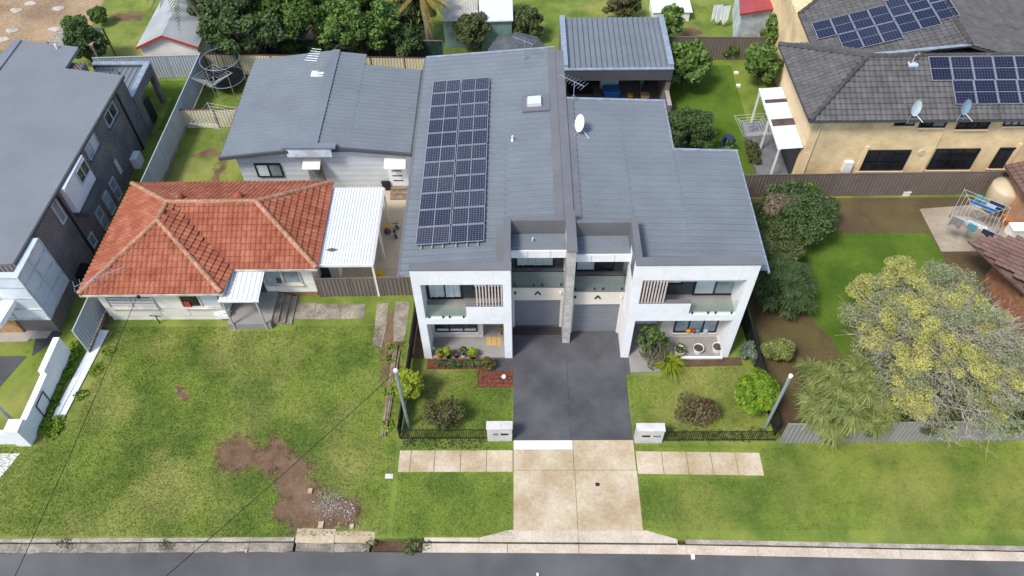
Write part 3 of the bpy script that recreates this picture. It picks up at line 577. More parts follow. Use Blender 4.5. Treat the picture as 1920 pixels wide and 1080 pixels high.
def tiled_face(par, poly, m, wd=.25, ln=.33, singles=0, deckm=None):
    """one roof plane: deck slab, courses of tiles; the first `singles` tiles are parts, the rest one stuff part"""
    P = [Vector(p) for p in poly]; nrm = Vector((0, 0, 0))
    for i in range(len(P)): nrm += P[i].cross(P[(i+1) % len(P)])
    nrm.normalize()
    if nrm.z < 0: P.reverse(); nrm = -nrm
    u = Vector((0, 0, 1)).cross(nrm).normalized(); v = nrm.cross(u).normalized(); o = P[0]     # u along eave, v up the slope
    q = [((p-o).dot(u), (p-o).dot(v)) for p in P]
    MB().slab([p-nrm*.02 for p in P], .12).build('roof_deck', deckm or m, par)
    V0, F0 = tile_local(wd, ln); M = Matrix((u, v, nrm)).transposed()
    u0, u1 = min(a for a, b in q), max(a for a, b in q); v0, v1 = min(b for a, b in q), max(b for a, b in q)
    mb = MB(); cnt = 0; me = None
    nr = int((v1-v0)/ln)+1
    for r in range(nr):
        b = v0+(r+.5)*ln
        for c in range(int((u1-u0)/wd)+1):
            a = u0+(c+.5)*wd
            if not in_poly((a, b), q): continue
            pos = o+u*a+v*b+nrm*(.012+random.uniform(-.006, .006))
            if cnt < singles:
                if me is None:
                    me = bpy.data.meshes.new('roof_tile'); me.from_pydata(V0, [], F0); me.materials.append(m)
                t = bpy.data.objects.new('roof_tile', me); COL.objects.link(t); t.parent = par
                t.matrix_local = Matrix.Translation(pos-wloc(par)) @ M.to_4x4(); cnt += 1
            else:
                mb.add([pos+M @ Vector(x) for x in V0], F0)
    if mb.v: tag(mb.build('roof_tiles', m, par), kind='stuff')
    return cnt
def ridge_caps(par, a, b, m, r=.13, L=.42, name='ridge_cap'):
    a = Vector(a); b = Vector(b); n = max(1, int((b-a).length/L)); mb = MB()
    for i in range(n):
        p = a+(b-a)*i/n; q = a+(b-a)*(i+1.08)/n
        mb.tube([p, q], [r*1.08, r*.9], 8)
    return mb.build(name, m, par)
# ------------------------------------------------------------------ tiled cottage
K = thing('tiled_cottage', 'single storey cream cottage with orange terracotta tile roof', 'house', (-16, 1, 0))
ez, rz = 2.72, 4.3
FL = (-21.5, -2.6, ez); FR = (-14.55, -2.55, ez); IC = (-14.5, -1.0, ez); MR = (-10.15, -1.0, ez); RR = (-10.25, 5.2, ez); RL = (-21.3, 5.15, ez)
A1 = (-18.05, .82, rz); A2 = (-17.95, 2.1, rz); AR = (-13.4, 2.1, rz); VT = (-17.55, 1.95, rz-.06)
c = tiled_face(K, [FL, FR, A1], TILE_R, singles=150, deckm=TERRA)
tiled_face(K, [IC, MR, AR, A2, VT], TILE_R, singles=300-c, deckm=TERRA)
for f in ([A1, VT, A2], [RL, FL, A1, A2], [FR, IC, VT, A1], [MR, RR, AR], [RR, RL, A2, AR]): tiled_face(K, f, TILE_R, deckm=TERRA)
up_ = lambda p, d=.05: (p[0], p[1], p[2]+d)
for a, b in ((FL, A1), (FR, A1), (MR, AR), (RR, AR), (RL, A2), (A1, A2), (A2, AR)): ridge_caps(K, up_(a), up_(b), TERRAR)
MB().bar(up_(IC, .02), up_(VT, .03), .16, .03).build('valley_tray', mat('rusty_valley', (.10, .06, .045), .8), K)
for p in ((338, 372), (447, 368)):
    g = G(*p, 4.1); MB().lathe([(.16, 0), (.17, .18), (.24, .22), (.22, .36), (.08, .46), (.02, .48)], (g[0], g[1], 4.3-(g[1]-2.1)*.51-.12), 12).build('roof_vent', TERRA, K, smooth=True)
MB().box(-21.1, -2.15, .35, -14.95, 4.75, 2.62).build('wall', CREAMW, K); MB().box(-14.95, -.6, .35, -10.65, 4.74, 2.62).build('wall', CREAMW, K)
MB().box(-21.06, -2.12, 0, -14.98, 4.7, .35).build('base_wall', CREAMW, K); MB().box(-14.98, -.57, 0, -10.68, 4.7, .35).build('base_wall', mat('brick_base', (.32, .16, .09), .9, .15, 3), K)
for a, b in (((-21.5, -2.62), (-14.5, -2.57)), ((-14.5, -1.03), (-10.12, -1.03))): MB().bar((a[0], a[1], 2.64), (b[0], b[1], 2.64), .1, .12).build('gutter', mat('cream_gutter', (.55, .5, .42), .5), K)
MB().bar((-14.5, -2.57, 2.64), (-14.47, -1.03, 2.64), .08, .1).build('gutter', MATS['cream_gutter'], K)
for a in ((-21.35, -2.3, 2.60, -14.7, -2.155), (-14.9, -.9, 2.60, -10.4, -.605)): MB().box(a[0], a[1], a[2], a[3], a[4], 2.645).build('soffit', CREAMW, K)
MB().box(-21.11, -2.165, 1.0, -14.94, -2.151, 1.02).build('board_joint', mat('beige_joint', (.4, .37, .32)), K); MB().box(-14.93, -.612, 1.0, -10.64, -.601, 1.02).build('board_joint', MATS['beige_joint'], K)  # thin joints between boards, a darker beige than the wall
for xx in (-18.4, -16.9): MB().box(xx, -2.165, .36, xx+.015, -2.151, 1.0).build('board_joint', MATS['beige_joint'], K)
CRF = mat('cream_frame', (.60, .54, .45), .6)
def cw(x0, x1, z0, z1, at, gm, louv=False):
    f = win(K, x0, x1, z0, z1, at, cols=2, fm=CRF, gm=gm, fw=.07, sill=CRF)
    if louv:
        for i in range(9): MB().box(x0+.08, at-.05, z0+.12+i*.125, x1-.08, at-.03, z0+.16+i*.125).build('louvre', WPL, f)
cw(-20.75, -18.35, 1.12, 2.45, -2.15, GLASSD, True); cw(-17.05, -15.05, 1.12, 2.45, -2.15, [GLASSD, FROST]); cw(-13.2, -11.25, 1.05, 2.4, -.6, GLASSL)
MB().box(-16.9, -2.23, 1.2, -16.6, -2.2, 1.6).build('curtain', RED, K)
# porch
MB().box(-14.9, -2.75, 0, -12.7, -.62, .42).build('porch_floor', PORCH, K)
for i in range(3): MB().box(-12.7+i*.32, -2.5, 0, -12.38+i*.32, -.65, .32-.11*i).build('step', CONCO, K)
aw = MB().ribs((-14.75, -2.75, 2.36), (0, 1, .1), (1, 0, 0), 1.9, 1.95, .22, .03, .05).build('awning', STEELW, K)
MB().box(-14.78, -2.8, 2.26, -12.78, -2.74, 2.38).build('beam', WPL, aw)
for x in (-14.6, -12.95): MB().box(x-.04, -2.80, 0, x+.04, -2.72, 2.3).build('post', sm('grey_post', (.4, .38, .36)), K)
MB().box(-14.1, -.66, .42, -13.3, -.602, 2.4).build('front_door', sm('dark_screen_door', (.05, .05, .055)), K)
MB().box(-12.55, -.70, 1.2, -12.35, -.602, 1.5).build('meter_box', DARK, K)
MB().box(-15.6, -2.32, .3, -14.95, -2.16, .62).build('air_conditioner', WPL, K)
# ------------------------------------------------------------------ carport
C_ = thing('carport', 'white corrugated carport roof beside the orange tiled cottage', 'carport', (-8.9, 2, 0))
MB().ribs((-10.35, -.65, 2.62), (0, 1, .004), (1, 0, 0), 5.5, 2.95, .15, .03, .04).build('roof_sheet', STEELW, C_)
MB().box(-10.38, -.72, 2.46, -7.38, -.66, 2.64).build('beam', WPL, C_); MB().box(-7.42, -.66, 2.46, -7.36, 4.85, 2.6).build('gutter', WPL, C_); MB().box(-10.3, 4.8, 2.4, -7.4, 4.86, 2.58).build('beam', WPL, C_)
for p in ((-7.45, -.62), (-7.45, 4.7), (-7.45, 2.0)): MB().box(p[0]-.05, p[1]-.05, 0, p[0]+.05, p[1]+.05, 2.5).build('post', CREAMW, C_)
# ------------------------------------------------------------------ granny flat
Q = thing('granny_flat', 'pale weatherboard granny flat with low grey gable roof', 'house', (-11.5, 11, 0))
BOARD = mat('pale_board', (.56, .58, .60), .6, .04, 1)
def zQ(x): return 2.95+(1-abs(x+11.5)/5.35)*.66
def qsheet(x0, x1, y0, y1):
    u = Vector((x1-x0, 0, zQ(x1)-zQ(x0))); MB().ribs((x0, y0, zQ(x0)), u, (0, 1, 0), u.length, y1-y0, .33, .05, .07, groove=True).build('roof_sheet', ROOFM, Q)
qsheet(-16.85, -11.5, 7.0, 16.35); qsheet(-11.5, -9.6, 7.25, 16.2); qsheet(-9.6, -6.12, 7.25, 15.1)
MB().slab([(-11.75, 7.1, 3.68), (-11.25, 7.1, 3.68), (-11.25, 16.3, 3.68), (-11.75, 16.3, 3.68)], .05).build('ridge_cap', ROOFM, Q)
MB().bar((-16.9, 6.98, 2.90), (-12.9, 6.98, 3.40), .12, .2).build('barge_board', DARK, Q); MB().bar((-10.4, 7.2, 3.42), (-6.1, 7.2, 2.90), .12, .2).build('barge_board', DARK, Q)
MB().box(-13.0, 6.95, 3.0, -10.5, 7.15, 3.62).build('gable_panel', mat('pale_panel', (.62, .66, .70), .6), Q); MB().box(-13.2, 6.9, 3.62, -10.2, 7.3, 3.72).build('panel_cap', ROOFM, Q)
MB().box(-16.9, 7.0, 2.78, -16.8, 16.4, 2.95).build('gutter', DARK, Q); MB().box(-6.16, 7.2, 2.78, -6.05, 15.1, 2.95).build('gutter', DARK, Q)
for i in range(14): MB().box(-16.2, 7.5-.012*(i % 2), .1+i*.2, -6.45, 7.62, .3+i*.2-.012).build('board', BOARD, Q)
MB().box(-16.2, 7.62, 0, -9.7, 16.0, 2.88).build('wall', BOARD, Q); MB().box(-9.7, 7.62, 0, -6.45, 14.8, 2.88).build('wall', BOARD, Q)
p0, p1 = onY(476, 306, 7.5), onY(533, 330, 7.5); win(Q, p0[0], p1[0], p1[2], p0[2], 7.48, cols=2, gm=[CURT, GLASSL], fw=.06)
for (a, b, nm) in ((570, 603, 0), (722, 762, 1)):
    x0, x1 = onY(a, 300, 7.5)[0], onY(b, 300, 7.5)[0]
    d = MB().box(x0+.15, 7.42, .3, x1-.15, 7.485, 2.25).build('door', WPL if nm else GLASSL, Q); MB().box(x0+.06, 7.43, .28, x0+.15, 7.488, 2.34).build('door_frame', WOOD if not nm else WPL, d); MB().box(x1-.15, 7.43, .28, x1-.06, 7.488, 2.34).build('door_frame', WOOD if not nm else WPL, d)
    if nm:
        for i in range(4): MB().box(x0+.28, 7.41, .7+i*.38, x1-.35, 7.424, .78+i*.38).build('door_light', GLASSD, d)
    MB().slab([(x0, 6.75, 2.28), (x1, 6.75, 2.28), (x1, 7.49, 2.52), (x0, 7.49, 2.52)], .05).build('door_hood', CREAMW, Q)
for i in range(3): MB().box(-7.6, 6.55+i*.3, 0, -6.5, 6.85+i*.3, .12+.1*i).build('step', TIMB, Q)
# antenna
def yagi(name, label, p, h, az_, L=1.3, n=8, group=None, tripod=True):
    t = thing(name, label, 'antenna', p, group); x, y, z = p
    MB().tube([(x, y, z), (x, y, z+h)], .018, 5).build('mast', GALV, t)
    d = Vector((math.cos(az_), math.sin(az_), .05)); s = Vector((-d.y, d.x, 0)); a = Vector((x, y, z+h-.05))
    MB().tube([a-d*L*.4, a+d*L*.6], .014, 5).build('boom', GALV, t)
    for i in range(n):
        c_ = a+d*L*(-.4+i/(n-1)); w_ = .38-.018*i; MB().tube([c_-s*w_, c_+s*w_], .010, 4).build('element', GALV, t)
    if tripod:
        for k in range(3):
            an = k*2.1; MB().tube([(x, y, z+.45), (x+.3*math.cos(an), y+.3*math.sin(an), z)], .012, 4).build('stay', GALV, t)
    return t
g = G(595, 138, zQ(-12.5)); yagi('antenna', 'television antenna standing on the granny flat roof', (g[0], g[1], zQ(g[0])), 1.3, 1.4, 1.1, 6)
MB().box(g[0]-.35, g[1]-.35, zQ(g[0]), g[0]+.4, g[1]+.2, zQ(g[0])+.05).build('flashing', WPL, Q)
g = G(984, 110, 6.15); yagi('antenna', 'television antenna at the rear of the duplex roof, left of its ridge', (g[0], g[1], zL(g[0])), 1.2, 2.6, 1.3, 8)
g = G(1085, 202, 6.3); yagi('antenna', 'television antenna beside the white satellite dish on the duplex', (g[0]-.25, g[1]+.6, zR(2.9)), 1.3, 2.5, 1.5, 9)
def dish(label, p, r, face, m=WPL, group='satellite dishes on the roofs'):
    t = thing('satellite_dish', label, 'dish', p, group); x, y, z = p; n_ = Vector(face).normalized(); c_ = Vector((x, y, z+.55)); u = n_.cross(Vector((0, 0, 1))).normalized(); v = u.cross(n_)
    mb = MB(); o = 0
    for i in range(5):
        rr = r*i/4; 
        for k in range(18):
            a = 2*math.pi*k/18; mb.v.append(tuple(c_+u*rr*math.cos(a)+v*rr*1.1*math.sin(a)+n_*(.18*r*(rr/r)**2)))
    for i in range(4):
        for k in range(18): mb.f.append((i*18+k, i*18+(k+1) % 18, (i+1)*18+(k+1) % 18, (i+1)*18+k))
    mb.build('reflector', m, t, smooth=True)
    MB().tube([(x, y, z), (x, y, z+.3), c_-n_*.05], .025, 6).build('mast', GALV, t); MB().tube([c_-v*r, c_+n_*r*1.1-v*r*.25], .014, 4).build('feed_arm', GALV, t)
    for k in (-1, 1): MB().tube([(x, y, z+.3), (x+.7*k*.6, y-.55, z+.02)], .014, 4).build('stay', GALV, t)
g = G(1088, 245, 6.3); dish('white satellite dish on the grey duplex roof', (g[0], g[1], zR(g[0])), .42, (-.9, -.35, .35))
#@@PART5
# ------------------------------------------------------------------ dark brick house
B = thing('brick_house', 'dark brick two storey house with flat slate grey roof', 'house', (-29, 4, 0))
bx_ = -23.6
def zB(x): return 4.86+(-23.2-x)*.045
def onRoof(px, py):
    z = 5.0
    for _ in range(8): p = G(px, py, z); z = zB(p[0])
    return (p[0], p[1], z)
MB().box(-38, -2.85, 0, bx_, 12.6, 4.78).build('wall', DKB, B)
rp = [onRoof(24, 494), onRoof(230, 141), onRoof(122, 128), onRoof(147, 88), onRoof(30, 74), onRoof(-260, 330), onRoof(-300, 520)]
MB().slab(rp, .2).build('roof', ROOFL, B)
e0, e1 = rp[0], rp[1]
MB().bar((e0[0]+.04, e0[1], e0[2]-.1), (e1[0]+.04, e1[1], e1[2]-.1), .08, .16).build('gutter', DARK, B)
a, b = onRoof(33, 76), onRoof(-120, 280); MB().bar((a[0], a[1], a[2]+.03), (b[0], b[1], b[2]+.03), .5, .06).build('roof_capping', ROOFL, B)
g = onRoof(107, 91); MB().tube([(g[0], g[1], g[2]), (g[0], g[1], g[2]+.3)], .06, 8).build('vent_pipe', WPL, B)
MB().box(-36, 12.6, 0, -26.0, 13.6, 4.7).build('wall', DKB, B)
# low rear terrace with parapet
MB().box(-27, 12.62, 0, bx_+.05, 13.0, 2.9).build('terrace_wall', DKB, B); MB().box(bx_-.25, 13.0, 0, bx_+.05, 13.4, 2.9).build('terrace_pier', DKB, B); MB().box(bx_-.25, 15.8, 0, bx_+.05, 16.2, 2.9).build('terrace_pier', DKB, B)
MB().box(bx_-.25, 13.4, 2.2, bx_+.05, 15.8, 2.9).build('terrace_beam', DKB, B); MB().box(bx_-.2, 13.4, 0, bx_, 14.4, 1.6).build('screen_panel', BLACK, B)
MB().ribs((-27, 12.7, 2.75), (0, 1, 0), (1, 0, 0), 3.4, 3.2, .3, .04, .05).build('terrace_roof', ROOFM, B)
for q in ((-27.2, 15.9, bx_+.07, 16.25), (bx_-.28, 12.6, bx_+.07, 15.9)): MB().box(q[0], q[1], 2.9, q[2], q[3], 2.97).build('terrace_capping', GALV, B)
MB().box(-27.2, 15.92, 2.4, bx_-.28, 15.98, 2.9).build('parapet', DARK, B)
# openings on the side wall
def bw(y0, y1, z0, z1, cols, gm, fm=WPL, **k): return win(B, y0, y1, z0, z1, bx_, axis='x', face=1, cols=cols, fm=fm, gm=gm, **k)
WF = mat('pale_frame', (.50, .54, .57), .5)
bw(9.0, 10.5, 3.45, 4.3, 2, GLASSD, WF, sill=DARK); bw(6.1, 7.5, 3.6, 4.45, 2, [GLASSL, FROST], WF, sill=DARK); bw(1.55, 2.1, 3.28, 4.68, 1, GLASSL, WF)
bp = MB().box(bx_, 2.7, 3.0, bx_+.35, 5.3, 4.72).build('bay_panel', mat('pale_cladding', (.62, .64, .67), .5, .03), B)
win(B, 4.0, 5.2, 3.75, 4.6, bx_+.352, axis='x', face=1, cols=2, fm=WF, gm=GLASSD)
MB().box(bx_, 2.75, 2.62, bx_+.75, 5.3, 2.98).build('hood', DARK, B)
for y0 in (4.1, 5.3, 6.45): bw(y0, y0+.68, .1, 1.5, 1, TEAL if False else GLASSL, WF, rows=2)
bw(2.5, 3.1, .35, 1.15, 1, GLASSL, WF)
for yy in (2.35, 11.2): MB().tube([(bx_+.06, yy, 4.7), (bx_+.06, yy, 0)], .05, 6).build('downpipe', BLACK, B)
MB().box(bx_, 7.9, .9, bx_+.05, 8.2, 1.9).build('meter_box', sm('cream_box', (.6, .57, .48)), B)
MB().box(bx_, 9.4, 0, bx_+.4, 10.2, .75).build('air_conditioner', WPL, B)
MB().box(bx_, .2, 0, bx_+.35, 1.1, .8).build('air_conditioner', BLACK, B)
# frosted corner bay
fb = MB().box(-26.4, -3.15, 1.45, bx_+.3, -.7, 4.72).build('corner_window', FROST, B)
for q in (1.45, 2.25, 3.1, 3.95, 4.66):
    MB().box(bx_+.3, -3.16, q, bx_+.34, -.69, q+.07).build('transom', WF, fb); MB().box(-26.4, -3.2, q, bx_+.345, -3.151, q+.07).build('transom', WF, fb)
for q in (-3.17, -2.0, -.72): MB().box(bx_+.3, q, 1.45, bx_+.345, q+.06, 4.7).build('mullion', WF, fb)
for q in (-25.0, bx_+.29): MB().box(q, -3.205, 1.45, q+.06, -3.152, 4.7).build('mullion', WF, fb)
MB().box(-38, -3.6, 2.6, -26.5, -2.86, 3.0).build('porch_canopy', WHITE, B)
MB().box(-26.6, -2.95, .05, -25.4, -2.852, 2.1).build('front_door', WOOD, B)
MB().slab([G(0, 520, 3.0), G(-90, 545, 3.0), G(-60, 640, 3.0), G(0, 606, 3.0), G(28, 561, 3.0)][::-1], .3).build('porch_roof', WHITE, B)
# ------------------------------------------------------------------ tan brick house
T = thing('tan_house', 'tan brick two storey house with dark grey tiled hip roof', 'house', (22, 11, 0))
te, tr = 5.2, 6.75
wy = 7.55
MB().box(16.1, wy, 0, 40, 13.7, 5.12).build('wall', TANB, T)
MB().box(17.3, 13.7, 0, 40, 24, 5.12).build('wall', TANB, T)
MB().box(16.07, wy+.6, 2.7, 16.1, 13.7, 5.12).build('render_panel', TANR, T)
f1, f2, f3, f4 = (15.6, 7.08, te), (40, 7.08, te), (40, 14.15, te), (15.45, 14.15, te); r1, r2 = (19.15, 10.6, tr), (40, 10.6, tr)
def teaves(a, b): MB().bar((a[0], a[1], a[2]-.06), (b[0], b[1], b[2]-.06), .1, .13).build('gutter', DARK, T)
tiled_face(T, [f1, f2, r2, r1], TILE_C, .30, .33, deckm=CTILE); tiled_face(T, [f4, f1, r1], TILE_C, .30, .33, deckm=CTILE); tiled_face(T, [f3, f4, r1, r2], TILE_C, .30, .33, deckm=CTILE)
for a, b in ((f1, r1), (f4, r1), (r1, r2)): ridge_caps(T, up_(a), up_(b), CTILE, .14)
teaves(f1, f2); teaves(f4, f1)
MB().box(15.7, 7.15, 5.06, 40, wy, 5.12).build('soffit', TANR, T); MB().box(15.7, wy, 5.06, 16.1, 13.9, 5.119).build('soffit', TANR, T)
# rear wing, ridge runs away from the street
h1 = G(1827, 92, 7.3); h0 = G(1763, 0, 7.3); xr = (h1[0]+h0[0])/2; ea = G(1498, 27, te)
b1 = (ea[0], 12.0, te); b2 = (ea[0], 17.3, te); rb1 = (xr, 10.8, 7.3); rb2 = (xr, 21.5, 7.3); b3 = (ea[0]+0, 17.3, te); e3 = (2*xr-ea[0], 10.9, te); e4 = (2*xr-ea[0], 24, te)
apx = (xr-.4, 17.3+5.6, 7.3)
tiled_face(T, [b1, b2, (xr, 23.0, 7.3), rb1], TILE_C, .30, .33, deckm=CTILE); tiled_face(T, [rb1, (xr, 23, 7.3), e4, e3], TILE_C, .30, .33, deckm=CTILE)
tiled_face(T, [b2, (ea[0]+6, 24, te), (xr, 23, 7.3)], TILE_C, .30, .33, deckm=CTILE)
ridge_caps(T, up_(rb1), up_((xr, 23, 7.3)), CTILE, .14); ridge_caps(T, up_(b2), up_((xr, 23, 7.3)), CTILE, .14)
MB().bar(up_((xr-5, 10.75, 6.75), .08), up_(rb1, .03), .2, .03).build('valley_tray', GALV, T)
teaves(b1, b2)
# solar arrays
SOLB = solarmat('blue_cells', (.008, .010, .028), (.14, .15, .19), (.163, .163), .004, .15)
def parr(px4, n, m_, zz, plane, wd, ht, cols, rows, skip=()):
    """array on a roof plane: plane(x,y)->z, corner pixel, panel size along eave/slope"""
o3 = lambda px, py: None
def plane_hit(px, py, pf):
    z = 6
    for _ in range(12): p = G(px, py, z); z = pf(p[0], p[1])
    return Vector((p[0], p[1], z))
PF = lambda x, y: te+(y-7.08)*(tr-te)/3.52
PW = lambda x, y: te+(x-ea[0])*(7.3-te)/(xr-ea[0])
def panel_at(p, u, v, wd, ht, m_, cellm):
    n_ = u.cross(v).normalized(); M = Matrix((u, v, n_)).transposed().to_4x4()
    key = ('pm', round(wd, 2), round(ht, 2))
    if key not in PMESH:
        q = MB().box(-wd/2, -ht/2, -.035, wd/2, ht/2, 0).build('tmp', cellm); me = q.data; bpy.data.objects.remove(q)
        q = MB()
        for c in ((-wd/2, -ht/2, wd/2, -ht/2+.03), (-wd/2, ht/2-.03, wd/2, ht/2), (-wd/2, -ht/2, -wd/2+.03, ht/2), (wd/2-.03, -ht/2, wd/2, ht/2), (-wd/2, -.012, wd/2, .012)): q.box(c[0], c[1], -.03, c[2], c[3], .006)
        q = q.build('tmp', ALU); PMESH[key] = (me, q.data); bpy.data.objects.remove(q)
    o = bpy.data.objects.new('solar_panel', PMESH[key][0]); COL.objects.link(o); o.parent = T; o.matrix_local = Matrix.Translation(Vector(p)+n_*.14-wloc(T)) @ M
    f = bpy.data.objects.new('panel_frame', PMESH[key][1]); COL.objects.link(f); f.parent = o
PMESH = {}
uF = Vector((1, 0, 0)); vF = Vector((0, 3.52, tr-te)).normalized()
a_ = plane_hit(1737, 108, PF); b_ = plane_hit(1781, 152, PF)
for q_, n_c in ((a_, 7), (b_, 7)):
    for c_ in range(n_c): panel_at(q_+uF*(1.16*(c_+.5))-vF*.76, uF, vF, 1.13, 1.48, None, SOLB)
uW = Vector((0, -1, 0)); vW = Vector((xr-ea[0], 0, 7.3-te)).normalized()
s0 = plane_hit(1521, 45, PW)
cols_ = [(0, 1.0, 1.25), (1.08, .35, 2.35), (2.16, .35, 2.2), (3.24, .35, 2.2), (4.32, .35, 2.9), (5.40, .35, 2.9), (6.48, .35, 3.5), (7.56, .35, 3.5)]
for i in range(7):
    k = 2 if i > 0 else 1
    for j in range(k): panel_at(s0+vW*(1.06*i+.5)+uW*(1.0+1.72*j-(.4 if i > 3 else 0)-(.4 if i > 5 else 0)), vW, -uW, 1.03, 1.68, None, SOLB)
# windows
def tw(pa, pb, cols, rows=1, gm=GLASSD, at=wy, **k):
    A, Bp = onY(*pa, at), onY(*pb, at); return win(T, A[0], Bp[0], Bp[2], min(A[2], 5.04), at, cols=cols, gm=gm, rows=rows, fw=.06, **k)
z7 = lambda a, b: (1400+a/3.692, 160+b/3.692)
SILL = TANR
tw(z7(1035, 236), z7(1155, 273), 2, gm=[GLASSD, GLASSL], sill=SILL); tw(z7(1212, 234), z7(1365, 286), 2, gm=[GLASSD, GLASSL], sill=SILL); tw(z7(1480, 230), z7(1660, 297), 3, sill=SILL); tw(z7(1800, 224), z7(1925, 275), 3, gm=GLASSL, sill=SILL)
tw(z7(820, 447), z7(1070, 585), 3, 2, sill=SILL); tw(z7(1315, 437), z7(1535, 578), 3, 2, sill=SILL); tw(z7(1755, 430), z7(1790, 570), 1, sill=SILL)
for a in ((835, 420, 765, 610), (1895, 400, 1800, 560)):
    A = onY(*z7(a[0], a[1]), wy); MB().box(A[0]-.1, wy-.1, 0, A[0]+.1, wy, A[2]).build('brick_pier', TANR, T)
A = onY(*z7(1400, 240), wy); MB().tube([(A[0], wy-.06, 5.0), (A[0], wy-.06, .2)], .04, 6).build('downpipe', sm('cream_pipe', (.66, .55, .38)), T)
A = onY(*z7(520, 255), wy); MB().tube([(A[0], wy-.06, 5.0), (A[0], wy-.06, .2)], .045, 6).build('downpipe', MATS['cream_pipe'], T)
A = onY(*z7(690, 560), wy); MB().box(A[0]-.25, wy-.22, A[2]-.3, A[0]+.25, wy, A[2]+.45).build('water_heater', WPL, T)
A = onY(*z7(1210, 462), wy); MB().disc((A[0], wy-.03, A[2]), (0, 1, 0), .2, 12, .06).build('wall_vent', sm('cream_vent', (.6, .5, .32)), T)
MB().box(16.098, wy-.02, 0, 16.5, wy, 2.6).build('corner_pier', TANR, T)
g = plane_hit(1710, 118, PF); MB().tube([tuple(g), (g[0], g[1], g[2]+.5), (g[0]+.2, g[1], g[2]+.6)], .04, 6).build('roof_vent', ALU, T); MB().box(g[0]-.25, g[1]-.3, g[2]-.05, g[0]+.25, g[1]+.05, g[2]+.06).build('vent_flashing', PALEB, T)
for pp, mm, lb in (((1709, 218), sm('dish_pale', (.5, .58, .58)), 'pale satellite dish, left of the two on the tan house eave'), ((1801, 216), sm('dish_blue', (.22, .32, .38)), 'blue grey satellite dish below the solar panels on the tan house')):
    g = plane_hit(*pp, PF); dish(lb, (g[0], g[1], g[2]), .40, (.45, -.8, .35), mm)
# verandah
V_ = thing('verandah', 'white roofed verandah on the side of the tan house', 'verandah', (15, 10.5, 0))
vr = [G(1421, 165, 2.75), G(1468, 165, 2.75), G(1507, 279, 2.75), G(1463, 279, 2.75)]
vx0, vx1, vy0, vy1 = vr[3][0], 16.05, vr[3][1], vr[0][1]
L_ = vy1-vy0; cuts = [0, .43, .56, .80, .89, 1.0]; cuts = [0, .36, .47, .74, .80, 1.0]
for i in range(5):
    a, b = vy0+L_*cuts[i], vy0+L_*cuts[i+1]; MB().ribs((vx0, a, 2.72), (1, 0, .08), (0, 1, 0), vx1-vx0, b-a-.01, .2, .03, .05).build('roof_sheet', STEELW if i % 2 == 0 else mat('smoked_sheet', (.10, .075, .065), .3), V_)
MB().box(vx0-.1, vy0-.05, 2.6, vx0, vy1, 2.74).build('gutter', WPL, V_)
for yy in (vy0+.1, (vy0+vy1)/2, vy1-.1): MB().box(vx0-.06, yy-.05, 0, vx0+.04, yy+.05, 2.62).build('post', WPL, V_)
MB().box(vx0-.6, vy0-.8, 0, 16.05, vy1, .25).build('deck', mat('deck_tile', (.16, .16, .165), .7, .1, 2), V_)
MB().box(16.0, vy0+.4, .25, 16.06, vy0+2.6, 2.3).build('glass_door', GLASSD, V_)
# ------------------------------------------------------------------ pavilion behind the duplex
PV = thing('patio_pavilion', 'open brick patio pavilion with grey ribbed roof behind the duplex', 'pavilion', (6.1, 17, 0))
SPB = brickmat('speckled_brick', (.11, .09, .08), (.045, .04, .04), (.33, .30, .27), .3, .1, ms=.02)
MB().ribs((2.95, 14.55, 3.35), (0, 1, .012), (1, 0, 0), 5.5, 6.3, .33, .05, .07, groove=True).build('roof_sheet', ROOFM, PV)
MB().box(2.75, 14.4, 2.55, 9.5, 14.52, 3.32).build('fascia', DARK, PV); MB().box(2.7, 14.36, 3.32, 9.55, 14.54, 3.4).build('gutter', GALV, PV)
for x0 in (2.72, 9.22):
    MB().box(x0, 14.53, 0, x0+.28, 20.0, 3.3).build('side_wall', SPB, PV); MB().box(x0-.03, 14.53, 3.3, x0+.31, 20.05, 3.62).build('parapet_cap', GALV, PV)
MB().box(3.0, 19.7, 0, 9.22, 19.95, 3.2).build('rear_wall', SPB, PV); MB().box(3.0, 14.6, 2.62, 9.2, 19.7, 2.68).build('ceiling', DARK, PV)
MB().box(9.22, 13.0, 0, 9.48, 14.5, 1.7).build('wing_wall', SPB, PV)
# ------------------------------------------------------------------ sheds and houses along the rear
def gable_shed(name, label, cat, L, Rr, apex, zE, depth, wm, rm, trim=None):
    a, b = G(*L, zE), G(*Rr, zE); y0 = (a[1]+b[1])/2; x0, x1 = a[0], b[0]; ap = onY(*apex, y0); xc, zr = ap[0], ap[2]
    t = thing(name, label, cat, ((x0+x1)/2, y0+depth/2, 0))
    MB().add([(x0+.1, y0+.1, 0), (x1-.1, y0+.1, 0), (x1-.1, y0+.1, zE), (xc, y0+.1, zr-.06), (x0+.1, y0+.1, zE)]+[(x0+.1, y0+depth, 0), (x1-.1, y0+depth, 0), (x1-.1, y0+depth, zE), (xc, y0+depth, zr-.06), (x0+.1, y0+depth, zE)],
             [(0, 1, 2, 3, 4), (9, 8, 7, 6, 5), (0, 4, 9, 5), (1, 6, 7, 2), (2, 7, 8, 3), (3, 8, 9, 4)]).build('wall', wm, t)
    for (xa, za, xb, zb) in ((x0-.1, zE-.03, xc, zr), (xc, zr, x1+.1, zE-.03)):
        MB().slab([(xa, y0-.1, za), (xb, y0-.1, zb), (xb, y0+depth+.2, zb), (xa, y0+depth+.2, za)], .04).build('roof_sheet', rm, t)
        if trim: MB().bar((xa, y0-.12, za-.06), (xb, y0-.12, zb-.06), .05, .16, (0, 0, 1)).build('barge_board', trim, t)
    return t
